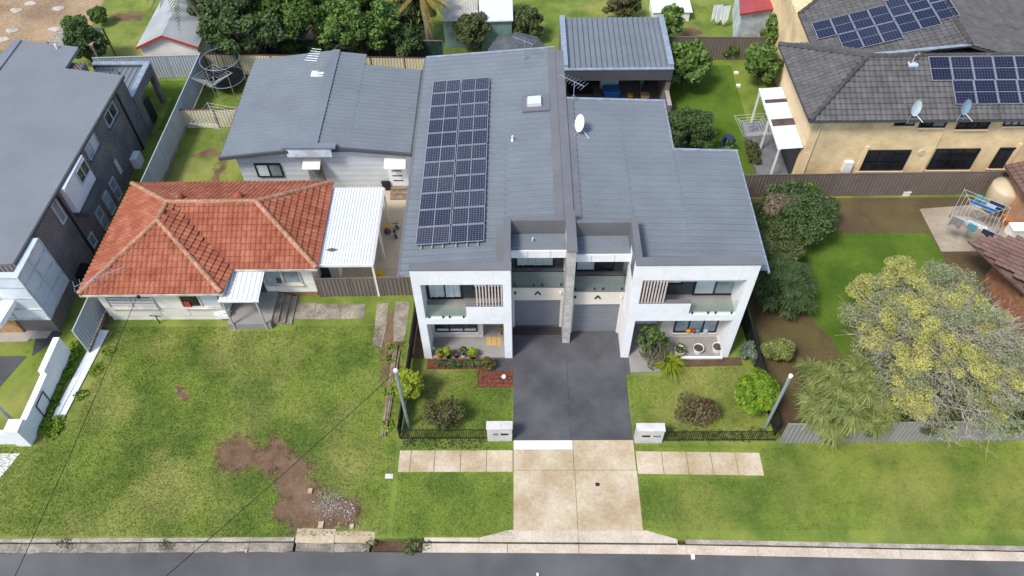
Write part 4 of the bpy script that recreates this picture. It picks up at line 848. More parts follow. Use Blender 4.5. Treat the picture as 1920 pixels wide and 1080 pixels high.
gable_shed('garden_shed', 'grey gable roofed shed with red barge boards', 'shed', (258, 87), (369, 86), (303, 65), 2.2, 7.5, CREAMW, mat('shed_roof', (.36, .38, .38), .6, .08, .5), RED)
t = thing('lattice_pergola', 'small pergola with pale lattice roof beside the dark brick house', 'pergola', tuple(G(140, 100)))
pr_ = [G(88, 78, 2.3), G(172, 85, 2.3), G(192, 52, 2.3), G(118, 50, 2.3)]
MB().slab(pr_, .04).build('roof', mat('lattice_roof', (.42, .40, .34), .7, 0, 6, .5, 14, col2=(.22, .21, .18)), t)
for p in pr_[:3]: MB().box(p[0]-.05, p[1]-.05, 0, p[0]+.05, p[1]+.05, 2.28).build('post', TIMB, t)
def flat_roof_shed(name, label, cat, px4, z, rm, wm, t_=.08, slope=0, ribs=True):
    P = [G(*p, z+(slope if i > 1 else 0)) for i, p in enumerate(px4)]; xs = [p[0] for p in P]; ys = [p[1] for p in P]
    t = thing(name, label, cat, (sum(xs)/4, sum(ys)/4, 0)); MB().slab([tuple(p) for p in P], t_).build('roof', rm, t)
    if ribs:
        for i in range(1, 14):
            a = Vector(P[0])+(Vector(P[1])-Vector(P[0]))*i/14; b = Vector(P[3])+(Vector(P[2])-Vector(P[3]))*i/14; MB().bar(a+Vector((0, 0, .02)), b+Vector((0, 0, .02)), .06, .04).build('rib', rm, t)
    cx, cy = sum(xs)/4, sum(ys)/4; q = [(cx+(p[0]-cx)*.93, cy+(p[1]-cy)*.93) for p in P]
    MB().prism(q, 0, [p[2]-t_-.02 for p in P]).build('wall', wm, t); return t
flat_roof_shed('storage_shed', 'cream ribbed metal shed roof behind the palm tree', 'shed', ((828, 38), (897, 38), (893, -30), (830, -30)), 2.3, mat('cream_metal', (.52, .49, .40), .5), mat('green_wall', (.16, .26, .22), .7))
flat_roof_shed('storage_shed', 'plain white shed roof beside the cream ribbed shed', 'shed', ((899, 40), (962, 38), (960, -30), (897, -30)), 2.3, STEELW, MATS['green_wall'], ribs=False)
flat_roof_shed('red_roof_house', 'low house with red metal roof beyond the rear fence', 'house', ((1388, 26), (1500, 8), (1490, -60), (1385, -50)), 2.9, mat('red_roof', (.34, .06, .06), .5, .06), mat('pale_blue_wall', (.56, .62, .62), .7), .15, ribs=False)
flat_roof_shed('pale_roof_house', 'pale grey blue roofed house behind the tan house', 'house', ((1482, 26), (1700, 22), (1690, -60), (1490, -60)), 2.6, mat('pale_roof', (.46, .52, .55), .5), MATS['pale_blue_wall'], .1)
t = MB(); g = G(970, 88, 1.8)
t.lathe([(2.0, 0), (1.9, .12), (1.0, .45), (.1, .75), (.02, .8)], (g[0], g[1], 1.6), 8).tube([(g[0], g[1], 0), (g[0], g[1], 1.7)], .04, 6)
tag(t.build('garden_umbrella', mat('grey_canvas', (.09, .095, .10), .8)), 'dark grey canvas garden umbrella behind the duplex roof', 'umbrella')
# neighbour roofs on the right edge
NB = thing('brown_roof_house', 'brown tiled roof corner at the right edge below the clothesline', 'house', (26, -1, 0))
n1, n2 = G(1815, 452, 2.5), G(1905, 510, 2.5)
tiled_face(NB, [(n1[0], n1[1], 2.55), (n1[0]+1.5, n1[1]-3.5, 2.55), (36, n1[1]-3.5, 3.9), (36, n1[1]+.1, 3.2)], TILE_B, .3, .33, deckm=BTILE)
MB().box(n1[0]+1.8, n1[1]-3.2, 0, 36, n1[1]-.4, 2.5).build('wall', mat('red_brick', (.36, .17, .09), .9, .15, 4), NB)
NC = thing('brown_roof_house', 'brown tiled roof corner at the right edge behind the water tank', 'house', (28, 4, 0))
n1 = G(1884, 310, 2.6); n2 = G(1925, 372, 2.6)
tiled_face(NC, [(n1[0], n1[1], 2.6), (n2[0], n2[1], 2.6), (n2[0]+6, n2[1], 4.0), (n1[0]+6, n1[1], 4.0)], TILE_B, .3, .33, deckm=BTILE)
MB().box(n1[0]+.5, n2[1]+.3, 0, n1[0]+7, n1[1]-.2, 2.55).build('wall', brickmat('orange_brick', (.48, .22, .10), (.40, .18, .085), (.5, .4, .3)), NC)
#@@PART6
# ------------------------------------------------------------------ fences
def fence(name, label, p0, p1, h, m, pm=None, pw=2.37, step=.19, z=0, group=None, amp=.03, cap=True, plinth=0, h1=None):
    a = Vector((p0[0], p0[1], z)); b = Vector((p1[0], p1[1], z)); d = b-a; L = d.length; n = max(1, round(L/pw)); w_ = L/n
    t = thing(name, label, 'fence', a, group); t.rotation_euler = (0, 0, math.atan2(d.y, d.x)); pm = pm or m
    def mk(nm, mb, mm): me = bpy.data.meshes.new(nm); me.from_pydata(mb.v, [], mb.f); me.materials.append(mm); return me
    def put(nm, me, loc, par=t, sc=(1, 1, 1)): o = bpy.data.objects.new(nm, me); COL.objects.link(o); o.parent = par; o.location = loc; o.scale = sc; return o
    pan = mk('panel', MB().ribs((.03, 0, plinth+.03), (0, 0, 1), (1, 0, 0), h-plinth-.06, w_-.06, step, amp, step*.3, (0, -1, 0)), m)
    rail = mk('rail', MB().box(.02, -.03, h-.06, w_-.02, .025, h), pm)
    post = mk('post', MB().box(-.03, -.035, 0, .03, .035, h+.01), pm)
    for i in range(n):
        s = 1 if h1 is None else 1+(h1/h-1)*(i+.5)/n
        p = put('panel', pan, (i*w_, 0, 0), sc=(1, 1, s)); put('rail', rail, (0, 0, 0), p)
        if plinth: put('plinth', mk('plinth', MB().box(.0, -.05, 0, w_, .0, plinth-.02), CONCO), (0, 0, 0), p)
        put('post', post, (i*w_, 0, 0), sc=(1, 1, s))
    put('post', post, (L, 0, 0), sc=(1, 1, s)); return t
fence('boundary_fence', 'long tall grey sheet fence between brick house and cottage', (-21.6, -4.2), (-21.3, 18.6), 1.95, FENG, plinth=.25)
fence('rear_fence', 'grey sheet fence behind the dark brick house', (-28.5, 18.4), (-21.35, 18.65), 1.8, FENG)
fence('rear_fence', 'cream sheet fence behind the granny flat and trampoline', (-21.2, 18.9), (-5.4, 18.2), 1.7, FENC, sm('brown_post', (.13, .05, .035)))
fence('cross_fence', 'short cream sheet fence across the side yard by the clothesline', (-21.5, 13.2), (-17.0, 13.3), 1.5, FENC, MATS['brown_post'])
t = fence('shade_cloth_fence', 'dark green shade cloth fence under the back trees', (-18.5, 20.7), (-5.2, 20.2), 1.7, GREENCL, TIMB, amp=.012, step=.8)
fence('side_gate', 'brown sheet gate and fence between cottage and duplex', (-10.55, -.66), (-5.5, -.58), 1.5, FENB, pw=1.7)
fence('rear_side_fence', 'long brown sheet fence below the tan house wall', (11.15, 6.55), (29.2, 6.75), 1.8, FENB)
fence('front_side_fence', 'grey brown sheet fence along the verge under the big trees', (11.75, -9.32), (36, -9.05), 1.8, FENK)
fence('rear_fence', 'dark brown sheet fence at the end of the rear lawn', (9.6, 20.3), (17.2, 20.1), 1.8, FENB)
fence('side_fence', 'black sheet fence left of the duplex front garden', (-5.55, -9.0), (-5.2, .0), 1.0, BLACK, amp=.01, step=.4, h1=1.5)
fence('side_fence', 'black sheet fence right of the duplex front garden', (11.62, -8.9), (11.15, -.6), 1.1, BLACK, amp=.01, step=.4, h1=1.5)
fence('return_fence', 'dark fence on the right side of the duplex backyard', (9.6, 8.0), (9.7, 13.0), 1.7, BLACK, amp=.01)
def bar_fence(label, x0, x1, y, h=.9):
    t = thing('bar_fence', label, 'fence', (x0, y, 0), 'low black bar fences')
    for z in (.12, h-.03): MB().box(x0, y-.015, z, x1, y+.015, z+.03).build('rail', BLACK, t)
    me = None; n = int((x1-x0)/.1)
    me = bpy.data.meshes.new('bar'); q = MB().box(-.009, -.009, 0, .009, .009, h); me.from_pydata(q.v, [], q.f); me.materials.append(BLACK)
    for i in range(n+1): share('bar', me, t, (x0+(x1-x0)*i/n, y, .0))
bar_fence('low black bar fence left of the numbered letterbox', -5.5, -1.58, -9.06); bar_fence('low black bar fence right of the right hand letterbox', 6.5, 11.6, -9.2)
# rendered boundary wall at the left
W = thing('rendered_wall', 'white rendered wall stepping down beside the front lawn', 'wall', (-22.6, -7, 0))
MB().box(-22.75, -6.2, 0, -22.45, -4.25, 1.45).build('wall_panel', WHITE, W); MB().box(-22.77, -9.0, 0, -22.47, -6.2, 1.15).build('wall_panel', WHITE, W)
MB().box(-23.15, -9.35, 0, -22.5, -8.7, 1.35).build('pillar', WHITE, W); MB().box(-34, -9.25, 0, -23.15, -9.0, .9).build('wall_panel', WHITE, W)
# letterboxes
MARB = mat('pale_marble', (.62, .60, .57), .5, 0, 3, .15, 20, col2=(.50, .48, .46))
def txt(s, size, loc, par, m):
    c = bpy.data.curves.new('number', 'FONT'); c.body = s; c.size = size; c.extrude = .008; c.align_x = 'CENTER'; c.align_y = 'CENTER'
    o = bpy.data.objects.new('tmpf', c); COL.objects.link(o); dg = bpy.context.evaluated_depsgraph_get(); me = bpy.data.meshes.new_from_object(o.evaluated_get(dg)); bpy.data.objects.remove(o)
    me.materials.clear(); me.materials.append(m); n = bpy.data.objects.new('house_number', me); COL.objects.link(n); n.parent = par; n.location = Vector(loc)-wloc(par); n.rotation_euler = (R(90), 0, 0); return n
def letterbox(label, x0, x1, y, num, nx, sx):
    t = thing('letterbox', label, 'letterbox', ((x0+x1)/2, y, 0)); MB().box(x0, y-.18, 0, x1, y+.2, 1.12).build('body', MARB, t); MB().box(x0-.03, y-.2, 1.12, x1+.03, y+.22, 1.17).build('cap', MARB, t)
    MB().box(sx-.18, y-.19, .60, sx+.18, y-.178, .75).build('slot', BLACK, t); txt(num, .26 if len(num) == 2 else .22, (nx, y-.182, .66), t, BLACK)
letterbox('pale marble letterbox numbered 40 left of the driveway', -1.52, -.40, -9.0, '40', -1.14, -.74)
letterbox('pale marble letterbox right of the driveway, slot left of its number', 5.2, 6.42, -9.12, '40A', 6.14, 5.64)
# poles
def pole(label, p, h):
    t = thing('service_pole', label, 'pole', (p[0], p[1], 0), 'service poles'); MB().tube([(p[0], p[1], 0), (p[0], p[1], h)], .075, 10).build('shaft', GALV, t)
    MB().lathe([(.02, .1), (.09, .06), (.09, -.04), (.08, -.08)], (p[0], p[1], h), 10).build('cap', WPL, t); MB().tube([(p[0]-.1, p[1], h-.25), (p[0]+.02, p[1], h-.2)], .03, 6).build('bracket', GALV, t); return t
pole('galvanised service pole in the left front garden of the duplex', (-5.2, -8.45), 4.85); pole('galvanised service pole beside the bright round bush', (11.3, -8.5), 4.4)
pole('white service pole behind the white rendered wall', (-23.7, -8.2), 3.0)
def wire(label, a, b, sag):
    a = Vector(a); b = Vector(b); b2 = b+(b-a)*.5; pts = []
    for i in range(25):
        s = i/24; p = a+(b2-a)*s; p.z -= sag*4*s*(1-s); pts.append(p)
    tag(MB().tube(pts, .014, 5).build('overhead_wire', BLACK), label, 'wire', 'overhead service wires')
wire('thin black overhead wire from the left duplex pole to the street', (-5.25, -8.45, 4.7), tuple(G(302, 1080, 6.8)), .25)
wire('thin black overhead wire from the cottage eave to the street', (-18.6, -2.7, 2.75), tuple(G(18, 1080, 6.8)), .3)
t = thing('wire_bracket', 'small black cable bracket under the cottage eave', 'bracket', (-18.6, -2.66, 2.5)); MB().lathe([(.02, 0), (.07, .05), (.07, .2), (.02, .25)], (-18.6, -2.69, 2.5), 8).build('insulator', BLACK, t); MB().tube([(-18.6, -2.16, 2.6), (-18.6, -2.69, 2.62)], .02, 5).build('arm', BLACK, t)
#@@PART7
# ------------------------------------------------------------------ plants
def leaves(centers, radii, n, size, rng, shell=.55, asp=1.6, up=.35, flat=0):
    """n leaf quads scattered in the clumps; centres (k,3), radii (k,3)"""
    C0 = np.asarray(centers, float); R0 = np.asarray(radii, float); vol = R0.prod(1)**.75; idx = rng.choice(len(C0), n, p=vol/vol.sum())
    d = rng.normal(size=(n, 3)); d /= np.linalg.norm(d, axis=1)[:, None]; r = rng.uniform(0, 1, n)**(1/3.)*(1-shell)+shell*rng.uniform(.75, 1.05, n); r = np.clip(r, 0, 1.08)
    P = C0[idx]+d*R0[idx]*r[:, None]; P[:, 2] = np.maximum(P[:, 2], .04)
    nn = d*.6+rng.normal(size=(n, 3))*.55+np.array([0, 0, up]); nn /= np.linalg.norm(nn, axis=1)[:, None]
    t = np.cross(nn, rng.normal(size=(n, 3))); t /= np.linalg.norm(t, axis=1)[:, None]+1e-9; b = np.cross(nn, t)
    s = size*rng.uniform(.6, 1.3, n)[:, None]; a = t*s*asp*.5; c = b*s*.5
    V = np.stack([P-a, P-c*.9+a*.1, P+a, P+c*.9+a*.1], 1).reshape(-1, 3); Fq = np.arange(4*n).reshape(n, 4); return V, Fq
def strands(centers, radii, n, L, wd, rng, droop=.9, out=1.0):
    """long thin drooping needles: 3-segment ribbons"""
    C0 = np.asarray(centers, float); R0 = np.asarray(radii, float); vol = R0.prod(1)**.7; idx = rng.choice(len(C0), n, p=vol/vol.sum())
    d = rng.normal(size=(n, 3)); d[:, 2] = np.abs(d[:, 2])*.8+.05; d /= np.linalg.norm(d, axis=1)[:, None]
    P = C0[idx]+d*R0[idx]*rng.uniform(.35, .95, n)[:, None]; dirn = d*out+rng.normal(size=(n, 3))*.25; dirn[:, 2] *= .6
    l = L*rng.uniform(.5, 1.2, n)[:, None]; sd = np.cross(dirn, [0, 0, 1.]); sd /= np.linalg.norm(sd, axis=1)[:, None]+1e-9; sd = sd*wd*.5
    q0 = P; q1 = P+dirn*l*.5+np.array([0, 0, .04]); q2 = P+dirn*l*.95-np.array([0, 0, 1])*l*droop*.45
    V = np.stack([q0-sd, q0+sd, q1-sd, q1+sd, q2-sd*.3, q2+sd*.3], 1).reshape(-1, 3); b = np.arange(n)[:, None]*6
    Fq = np.concatenate([b+[0, 1, 3, 2], b+[2, 3, 5, 4]]); V[:, 2] = np.maximum(V[:, 2], .03); return V, Fq
def limb(mb, a, b, r0, r1, rng, k=4, wob=.12):
    a = np.asarray(a, float); b = np.asarray(b, float); L = np.linalg.norm(b-a); pts = [a+(b-a)*i/k+(rng.normal(size=3)*wob*L*.25 if 0 < i < k else 0) for i in range(k+1)]
    mb.tube(pts, [r0+(r1-r0)*i/k for i in range(k+1)], 5); return pts
def clumps(rng, c, rx, ry, rz, n, r, low=-.2, jit=.15):
    out = []
    while len(out) < n:
        d = rng.normal(size=3); d /= np.linalg.norm(d)
        if d[2] < low: continue
        k = rng.uniform(.55, 1.0); out.append(np.array(c)+d*np.array([rx, ry, rz])*k)
    C0 = np.array(out); rr = r*rng.uniform(.65, 1.25, (n, 1))*np.array([1, 1, .8])*rng.uniform(.85, 1.15, (n, 3)); return C0, rr
def tree(name, label, cat, px, z, rx, ry, rz, m, n=6000, size=.13, ncl=16, cr=.5, low=-.25, seed=1, trunk=None, shell=.55, group=None, base=None, stems=1, bark=None, strand=None, up=.35, asp=1.6):
    """px = picture position of the crown's centre at height z"""
    rng = np.random.default_rng(seed); c = G(*px, z); bp_ = base or (c[0], c[1]); t = thing(name, label, cat, (bp_[0], bp_[1], 0), group)
    C0, R0 = clumps(rng, (c[0], c[1], z), rx-cr*.6, ry-cr*.6, max(.1, rz-cr*.5), ncl, cr, low)
    mb = MB(); tr_ = trunk or max(.03, rx*.05); fork = max(.15, (z-rz)*.9)
    for s in range(stems):
        o = rng.normal(size=2)*.12*(stems > 1); f = limb(mb, (bp_[0]+o[0], bp_[1]+o[1], 0), (bp_[0]+o[0]*3+(c[0]-bp_[0])*.5, bp_[1]+o[1]*3+(c[1]-bp_[1])*.5, fork+.2), tr_, tr_*.75, rng)[-1]
        for k in range(s, len(C0), stems): limb(mb, f, C0[k], tr_*.5, .012, rng)
    mb.build('trunk', bark or BARK, t)
    V, Fq = leaves(C0, R0, n, size, rng, shell, asp, up) if not strand else strands(C0, R0, n, strand[0], strand[1], rng)
    npmesh('crown', V, Fq, m, t, (c[0], c[1], 0)); return t, C0, R0
L_YEL = leafmat('yellow_green_leaf', [(.24, .28, .09), (.40, .41, .13), (.55, .52, .17), (.66, .58, .19)], .6, .35)
L_GRG = leafmat('grey_green_leaf_pale', [(.18, .21, .10), (.30, .33, .17), (.44, .44, .27)], .7, .3)
L_OLV = leafmat('olive_leaf', [(.05, .07, .025), (.095, .12, .04), (.16, .18, .06)])
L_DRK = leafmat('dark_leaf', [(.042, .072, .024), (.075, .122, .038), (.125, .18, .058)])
L_MID = leafmat('mid_leaf', [(.042, .08, .018), (.08, .14, .028), (.14, .21, .042)])
L_BRI = leafmat('bright_leaf', [(.06, .12, .01), (.14, .24, .015), (.26, .36, .025)])
L_LIM = leafmat('lime_leaf', [(.10, .16, .012), (.22, .28, .02), (.36, .40, .035)])
L_PAL = leafmat('pale_green_leaf', [(.05, .10, .02), (.11, .19, .04), (.22, .30, .07)])
L_PUR = leafmat('purple_leaf', [(.08, .04, .03), (.15, .075, .05), (.12, .14, .04), (.24, .15, .11)])
L_BRN = leafmat('brown_green_leaf', [(.05, .065, .022), (.095, .105, .035), (.18, .13, .06)])
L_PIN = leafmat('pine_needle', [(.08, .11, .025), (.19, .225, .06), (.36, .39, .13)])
L_FEA = leafmat('feathery_leaf', [(.032, .062, .02), (.065, .105, .034), (.12, .16, .055)])
L_PLM = leafmat('palm_leaf', [(.04, .07, .02), (.09, .12, .03), (.26, .20, .05)])
# big paperbark: yellow-green clumps with bare grey twigs between
def paperbark():
    rng = np.random.default_rng(5); c = G(1752, 640, 2.6); t = thing('paperbark_tree', 'huge spreading tree with yellow green clumps and bare grey twigs', 'tree', (c[0], c[1], 0))
    LB, _ = clumps(rng, (c[0]+.2, c[1], 2.0), 4.0, 4.5, 2.7, 26, 1, -.02); C0 = []
    for q in LB:                                    # every lobe carries its own tufts on its upper side
        rl = rng.uniform(.75, 1.25)
        for k in range(9):
            d = rng.normal(size=3); d[2] = abs(d[2])*.9; d /= np.linalg.norm(d); C0.append(q+d*rl*np.array([1, 1, .75])*rng.uniform(.6, 1))
    C0 = np.array(C0); R0 = rng.uniform(.26, .46, (len(C0), 1))*np.array([1, 1, .75])
    far = np.ones(len(C0), bool); Cl, Rl = C0[far], R0[far]
    V, Fq = leaves(Cl, Rl, 95000, .055, rng, .25, 1.5, .5); npmesh('crown', V, Fq, L_YEL, t, (c[0], c[1], 0))
    C1, R1 = clumps(rng, (c[0]+.2, c[1], 2.1), 4.4, 4.8, 2.8, 150, .55, -.1); V, Fq = leaves(C1, R1, 70000, .055, rng, .3, 1.6, .3); npmesh('inner_foliage', V, Fq, L_GRG, t, (c[0], c[1], 0))
    mb = MB()
    for k in range(7): 
        e = c+np.array([rng.uniform(-2.5, 2.5), rng.uniform(-2.8, 2.4), 0]); limb(mb, (c[0]+rng.normal()*.25, c[1]+rng.normal()*.25, 0), (e[0], e[1], rng.uniform(1.5, 2.6)), .17, .07, rng)
    mb.build('trunk', BARK, t); mb = MB()
    for k in range(700):
        th = rng.uniform(0, 2*math.pi); q = rng.uniform(0, 1)**.6; x_, y_ = 4.3*q*math.cos(th)+.2, 4.9*q*math.sin(th)-.3
        if y_ > 1.5 and rng.uniform() < .6: continue
        z_ = 2.1+2.6*math.sqrt(max(0, 1-q*q))*rng.uniform(.75, 1.0); a = np.array([c[0]+x_*.72, c[1]+y_*.72, z_-.55*rng.uniform(.6, 1.3)]); b = np.array([c[0]+x_+rng.normal()*.25, c[1]+y_+rng.normal()*.25, z_+rng.uniform(-.2, .3)])
        p = limb(mb, a, b, .016, .006, rng, 3, .3)
        for j in range(3): limb(mb, p[1+j % 2], np.array(p[2])+rng.normal(size=3)*[.4, .4, .25], .009, .004, rng, 2, .3)
    mb.build('dead_twigs', TWIG, t)
paperbark()
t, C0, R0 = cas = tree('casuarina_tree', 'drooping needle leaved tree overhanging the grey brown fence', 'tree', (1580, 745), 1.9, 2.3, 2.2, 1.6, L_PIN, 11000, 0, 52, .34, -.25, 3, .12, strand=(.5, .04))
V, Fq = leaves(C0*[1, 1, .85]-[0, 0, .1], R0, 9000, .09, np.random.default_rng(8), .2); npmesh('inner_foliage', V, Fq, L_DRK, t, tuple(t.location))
tree('shrub', 'feathery olive shrub in front of the huge yellow green tree by the fence', 'shrub', (1760, 775), 1.3, 1.7, .9, 1.1, L_OLV, 9000, .09, 18, .5, -.3, 4)
tree('shrub', 'dense shrub at the right end under the huge tree', 'shrub', (1890, 760), 1.5, 1.6, 1.2, 1.2, L_MID, 8000, .10, 16, .5, -.3, 14)
tree('large_shrub', 'big dark rounded shrub with dry patch behind the duplex side', 'shrub', (1492, 405), 1.6, 2.5, 2.1, 1.7, L_DRK, 26000, .10, 34, .75, -.4, 6)
tree('dry_shrub', 'brown dry twiggy top of shrub beside the brown fence', 'shrub', (1470, 385), 2.6, 1.1, .7, .6, mat('dry_leaf', (.22, .17, .11), .9, .3, 4), 4000, .08, 10, .45, -.2, 7)
tree('shrub', 'bright green shrub against the brown fence', 'shrub', (1515, 368), 1.9, .9, .5, .7, L_BRI, 4000, .09, 8, .4, -.2, 8)
tree('large_shrub', 'dark feathery shrub right of the duplex side wall', 'shrub', (1466, 535), 1.3, 1.9, 2.0, 1.5, L_FEA, 14000, 0, 50, .42, -.4, 9, strand=(.3, .045))
tree('large_shrub', 'dark olive shrub between the duplex and the garden lawn', 'shrub', (1455, 462), 1.3, 1.7, 1.3, 1.3, L_OLV, 14000, .09, 22, .6, -.4, 10)
tree('shrub', 'small round olive shrub on bare soil', 'shrub', (1460, 655), .75, .78, .75, .8, L_PIN, 9000, .07, 18, .32, -.6, 11)
tree('round_bush', 'bright green round bush in right front garden', 'bush', (1419, 735), 1.25, 1.15, 1.05, 1.05, L_BRI, 9000, .12, 30, .40, -.6, 12, up=.6)
tree('round_bush', 'bright lime bush beside the left service pole', 'bush', (768, 725), 1.2, .72, .8, .95, L_LIM, 3800, .12, 20, .32, -.5, 13, up=.6)
tree('shrub', 'airy dark brown green shrub in left front garden', 'shrub', (832, 778), .75, 1.15, .85, .8, L_BRN, 2000, .085, 24, .36, -.5, 15, shell=.2, stems=3)
tree('shrub', 'airy purple leaved shrub in right front garden', 'shrub', (1305, 770), .7, 1.1, .85, .75, L_PUR, 1700, .09, 22, .36, -.5, 16, shell=.2, stems=3)
tree('shrub', 'grey green shrub leaning on the right side fence', 'shrub', (1408, 660), .6, .5, .6, .6, leafmat('grey_green_leaf', [(.06, .09, .06), (.12, .16, .11), (.2, .25, .18)]), 2200, .08, 10, .28, -.6, 17)
tree('porch_tree', 'thin airy young tree in front of the right porch', 'tree', (1222, 635), 1.7, .95, .7, 1.2, L_MID, 620, .12, 26, .22, -.6, 18, .035, shell=.2, base=tuple(G(1228, 688)[:2]), stems=2)
tree('porch_shrub', 'leafy shrub beside the right entry step', 'shrub', (1215, 655), .8, .55, .4, .6, L_MID, 600, .13, 10, .3, -.5, 19, shell=.2)
def strap(label, p, n, L, m, name='yucca', cat='yucca', seed=2, wd=.05, droop=.6):
    rng = np.random.default_rng(seed); g = G(*p); t = thing(name, label, cat, (g[0], g[1], 0)); V, Fq = strands([(g[0], g[1], .25)], [(.12, .12, .25)], n, L, wd, rng, droop, 1.1); npmesh('leaves', V, Fq, m, t, (g[0], g[1], 0))
    MB().tube([(g[0], g[1], 0), (g[0], g[1], .35)], [.07, .05], 6).build('stem', BARK, t)
strap('lime spiky yucca beside the right entry step', (1252, 686), 170, .75, L_LIM)
tree('shrub', 'slender reddish shrub on the mulch bed by left porch', 'shrub', (916, 682), .55, .42, .25, .5, leafmat('red_green_leaf', [(.05, .08, .02), (.12, .14, .03), (.25, .10, .05)]), 700, .09, 8, .2, -.8, 21, shell=.2)
for i, px in enumerate((828, 845, 862, 880, 896)): tree('border_plant', ('low dark border plant, %s along the left porch edge' % ('first', 'second', 'third', 'fourth', 'fifth')[i]), 'plant', (px, 682), .16, .34, .16, .18, L_DRK, 500, .08, 5, .16, -.3, 30+i, group='border plants')
# rear gardens
RT_ = [((1290, 120), 2.0, 1.7, 1.5, 1.6, L_PAL, 3000, .26, 24, .6, 'pale large leaved tree beside the patio pavilion', 41), ((1257, 40), 2.0, 1.1, 1.0, 1.2, L_PAL, 1800, .22, 16, .5, 'small pale leaved tree at the pavilion back corner', 42),
       ((1432, 118), 1.7, 1.4, 1.5, 1.4, L_PAL, 3000, .22, 20, .55, 'pale leaved tree against the tan house side', 43), ((1468, 58), 2.0, 1.7, 1.3, 1.4, L_PAL, 3600, .22, 22, .55, 'pale leaved tree at the rear fence by the tan house', 44),
       ((1292, 240), 1.4, 1.55, 1.5, 1.5, L_DRK, 14000, .10, 26, .6, 'dark dense shrub behind the right duplex roof', 45), ((1320, 262), .8, .9, .7, .8, L_MID, 4000, .10, 12, .4, 'mid green shrub beside the dark dense shrub', 46),
       ((1370, 92), .7, .8, .6, .6, L_MID, 2200, .12, 10, .35, 'low shrub at the end of the rear lawn', 47), ((1412, 288), .5, .5, 1.1, .5, L_BRN, 2000, .11, 12, .3, 'scruffy potted plants along the verandah deck', 48),
       ((460, 50), 2.8, 3.2, 2.6, 2.6, L_DRK, 20000, .15, 40, .9, 'dark dense tree behind the trampoline', 51), ((545, 20), 3.4, 2.8, 2.4, 2.4, L_MID, 13000, .16, 34, .85, 'mid green tree in the back row, left of the bright one', 52),
       ((668, 40), 3.0, 3.2, 2.6, 2.6, L_PAL, 15000, .18, 40, .85, 'bright green tree in the back row behind the granny flat', 53), ((755, 80), 1.6, 1.5, 1.2, 1.5, L_DRK, 7000, .13, 20, .6, 'dark shrub left of the palm beside the green fence', 54),
       ((548, 92), .9, .9, .7, .8, L_MID, 4500, .10, 14, .4, 'small shrub in front of the green shade cloth fence', 55), ((884, 60), 1.5, 1.5, 1.3, 1.4, L_OLV, 9000, .12, 22, .6, 'olive shrub behind the duplex left of the umbrella', 56),
       ((988, 42), 1.4, 1.3, 1.1, 1.3, L_OLV, 8000, .12, 20, .55, 'olive shrub right of the white shed roof', 57), ((1165, 10), 1.2, 1.4, 1.0, 1.2, L_BRN, 6000, .12, 18, .5, 'brownish shrub behind the pavilion roof', 58),
       ((612, 92), .9, 1.3, .7, .9, L_FEA, 5000, .12, 14, .5, 'feathery shrub in front of the green cloth fence below the bright tree', 62), ((700, 78), 1.3, 1.6, .9, 1.2, L_MID, 6000, .13, 16, .55, 'mid green shrub at the foot of the bright back tree', 63), ((770, 25), 2.2, 1.8, 1.6, 1.8, L_OLV, 8000, .14, 22, .6, 'olive tree behind the yellowing palm', 64), ((400, 20), 2.4, 1.8, 1.6, 2.0, L_DRK, 9000, .14, 22, .65, 'dark tree between the tall palm and the back row', 65),
       ((158, 80), 1.9, 1.5, 1.3, 1.8, L_DRK, 10000, .13, 26, .6, 'dark green tree behind the brick house', 59), ((140, 50), 3.0, .8, .7, .8, L_PAL, 3000, .12, 12, .4, 'pale green top of tree behind the brick house', 60), ((185, 30), .7, .9, .6, .7, L_MID, 3000, .12, 10, .4, 'low shrub by the shed lawn', 61)]
for px, z, rx, ry, rz, m, n, sz, k, cr, lb, sd_ in RT_:
    k = int(k*2); cr *= .68
    tree('shrub' if z < 1.5 else 'garden_tree', lb, 'shrub' if z < 1.5 else 'tree', px, z, rx, ry, rz, m, n, sz, k, cr, -.4, sd_, group='garden trees and shrubs', shell=.3)
for i, px in enumerate((1838, 1878, 1915)): tree('hedge_bush', '%s clipped bright bush behind the tan house roof' % ('leftmost', 'middle', 'rightmost')[i], 'bush', (px, 3+3*i), .9, 1.0, .9, 1.0, L_BRI, 5000, .10, 24, .4, -.5, 70+i, group='clipped bushes')
def palm(label, base, h, lean, m, seed, nf=22, L=2.6):
    rng = np.random.default_rng(seed); g = G(*base); t = thing('palm_tree', label, 'palm tree', (g[0], g[1], 0), 'palms'); top = np.array([g[0]+lean[0], g[1]+lean[1], h])
    MB().tube([(g[0], g[1], 0), (g[0]+lean[0]*.4, g[1]+lean[1]*.4, h*.5), tuple(top)], [.2, .15, .13], 8).build('trunk', mat('palm_trunk', (.33, .27, .21), .9, .2, 5), t)
    for k in range(nf):
        a = rng.uniform(0, 2*math.pi); el_ = rng.uniform(-.5, .9); d = np.array([math.cos(a)*math.cos(el_), math.sin(a)*math.cos(el_), math.sin(el_)]); V = []; Fq = []; prev = top.copy(); l = L*rng.uniform(.75, 1.1)
        for j in range(22):
            s = j/21; p = top+d*l*s+np.array([0, 0, -1.5*l*.45*s*s]); side = np.cross(d, [0, 0, 1.]); side /= np.linalg.norm(side)+1e-9; w_ = .34*math.sin(math.pi*min(1, s*.95+.08))
            for sg in (-1, 1):
                q = p+side*sg*w_+np.array([0, 0, -.30*w_*2]); b = len(V); V += [p, p+d*l*.04, q+d*l*.10, q+d*l*.07]; Fq.append((b, b+1, b+2, b+3))
        V = np.array(V); Fq = np.array(Fq); npmesh('frond', V, Fq, m, t, tuple(top))
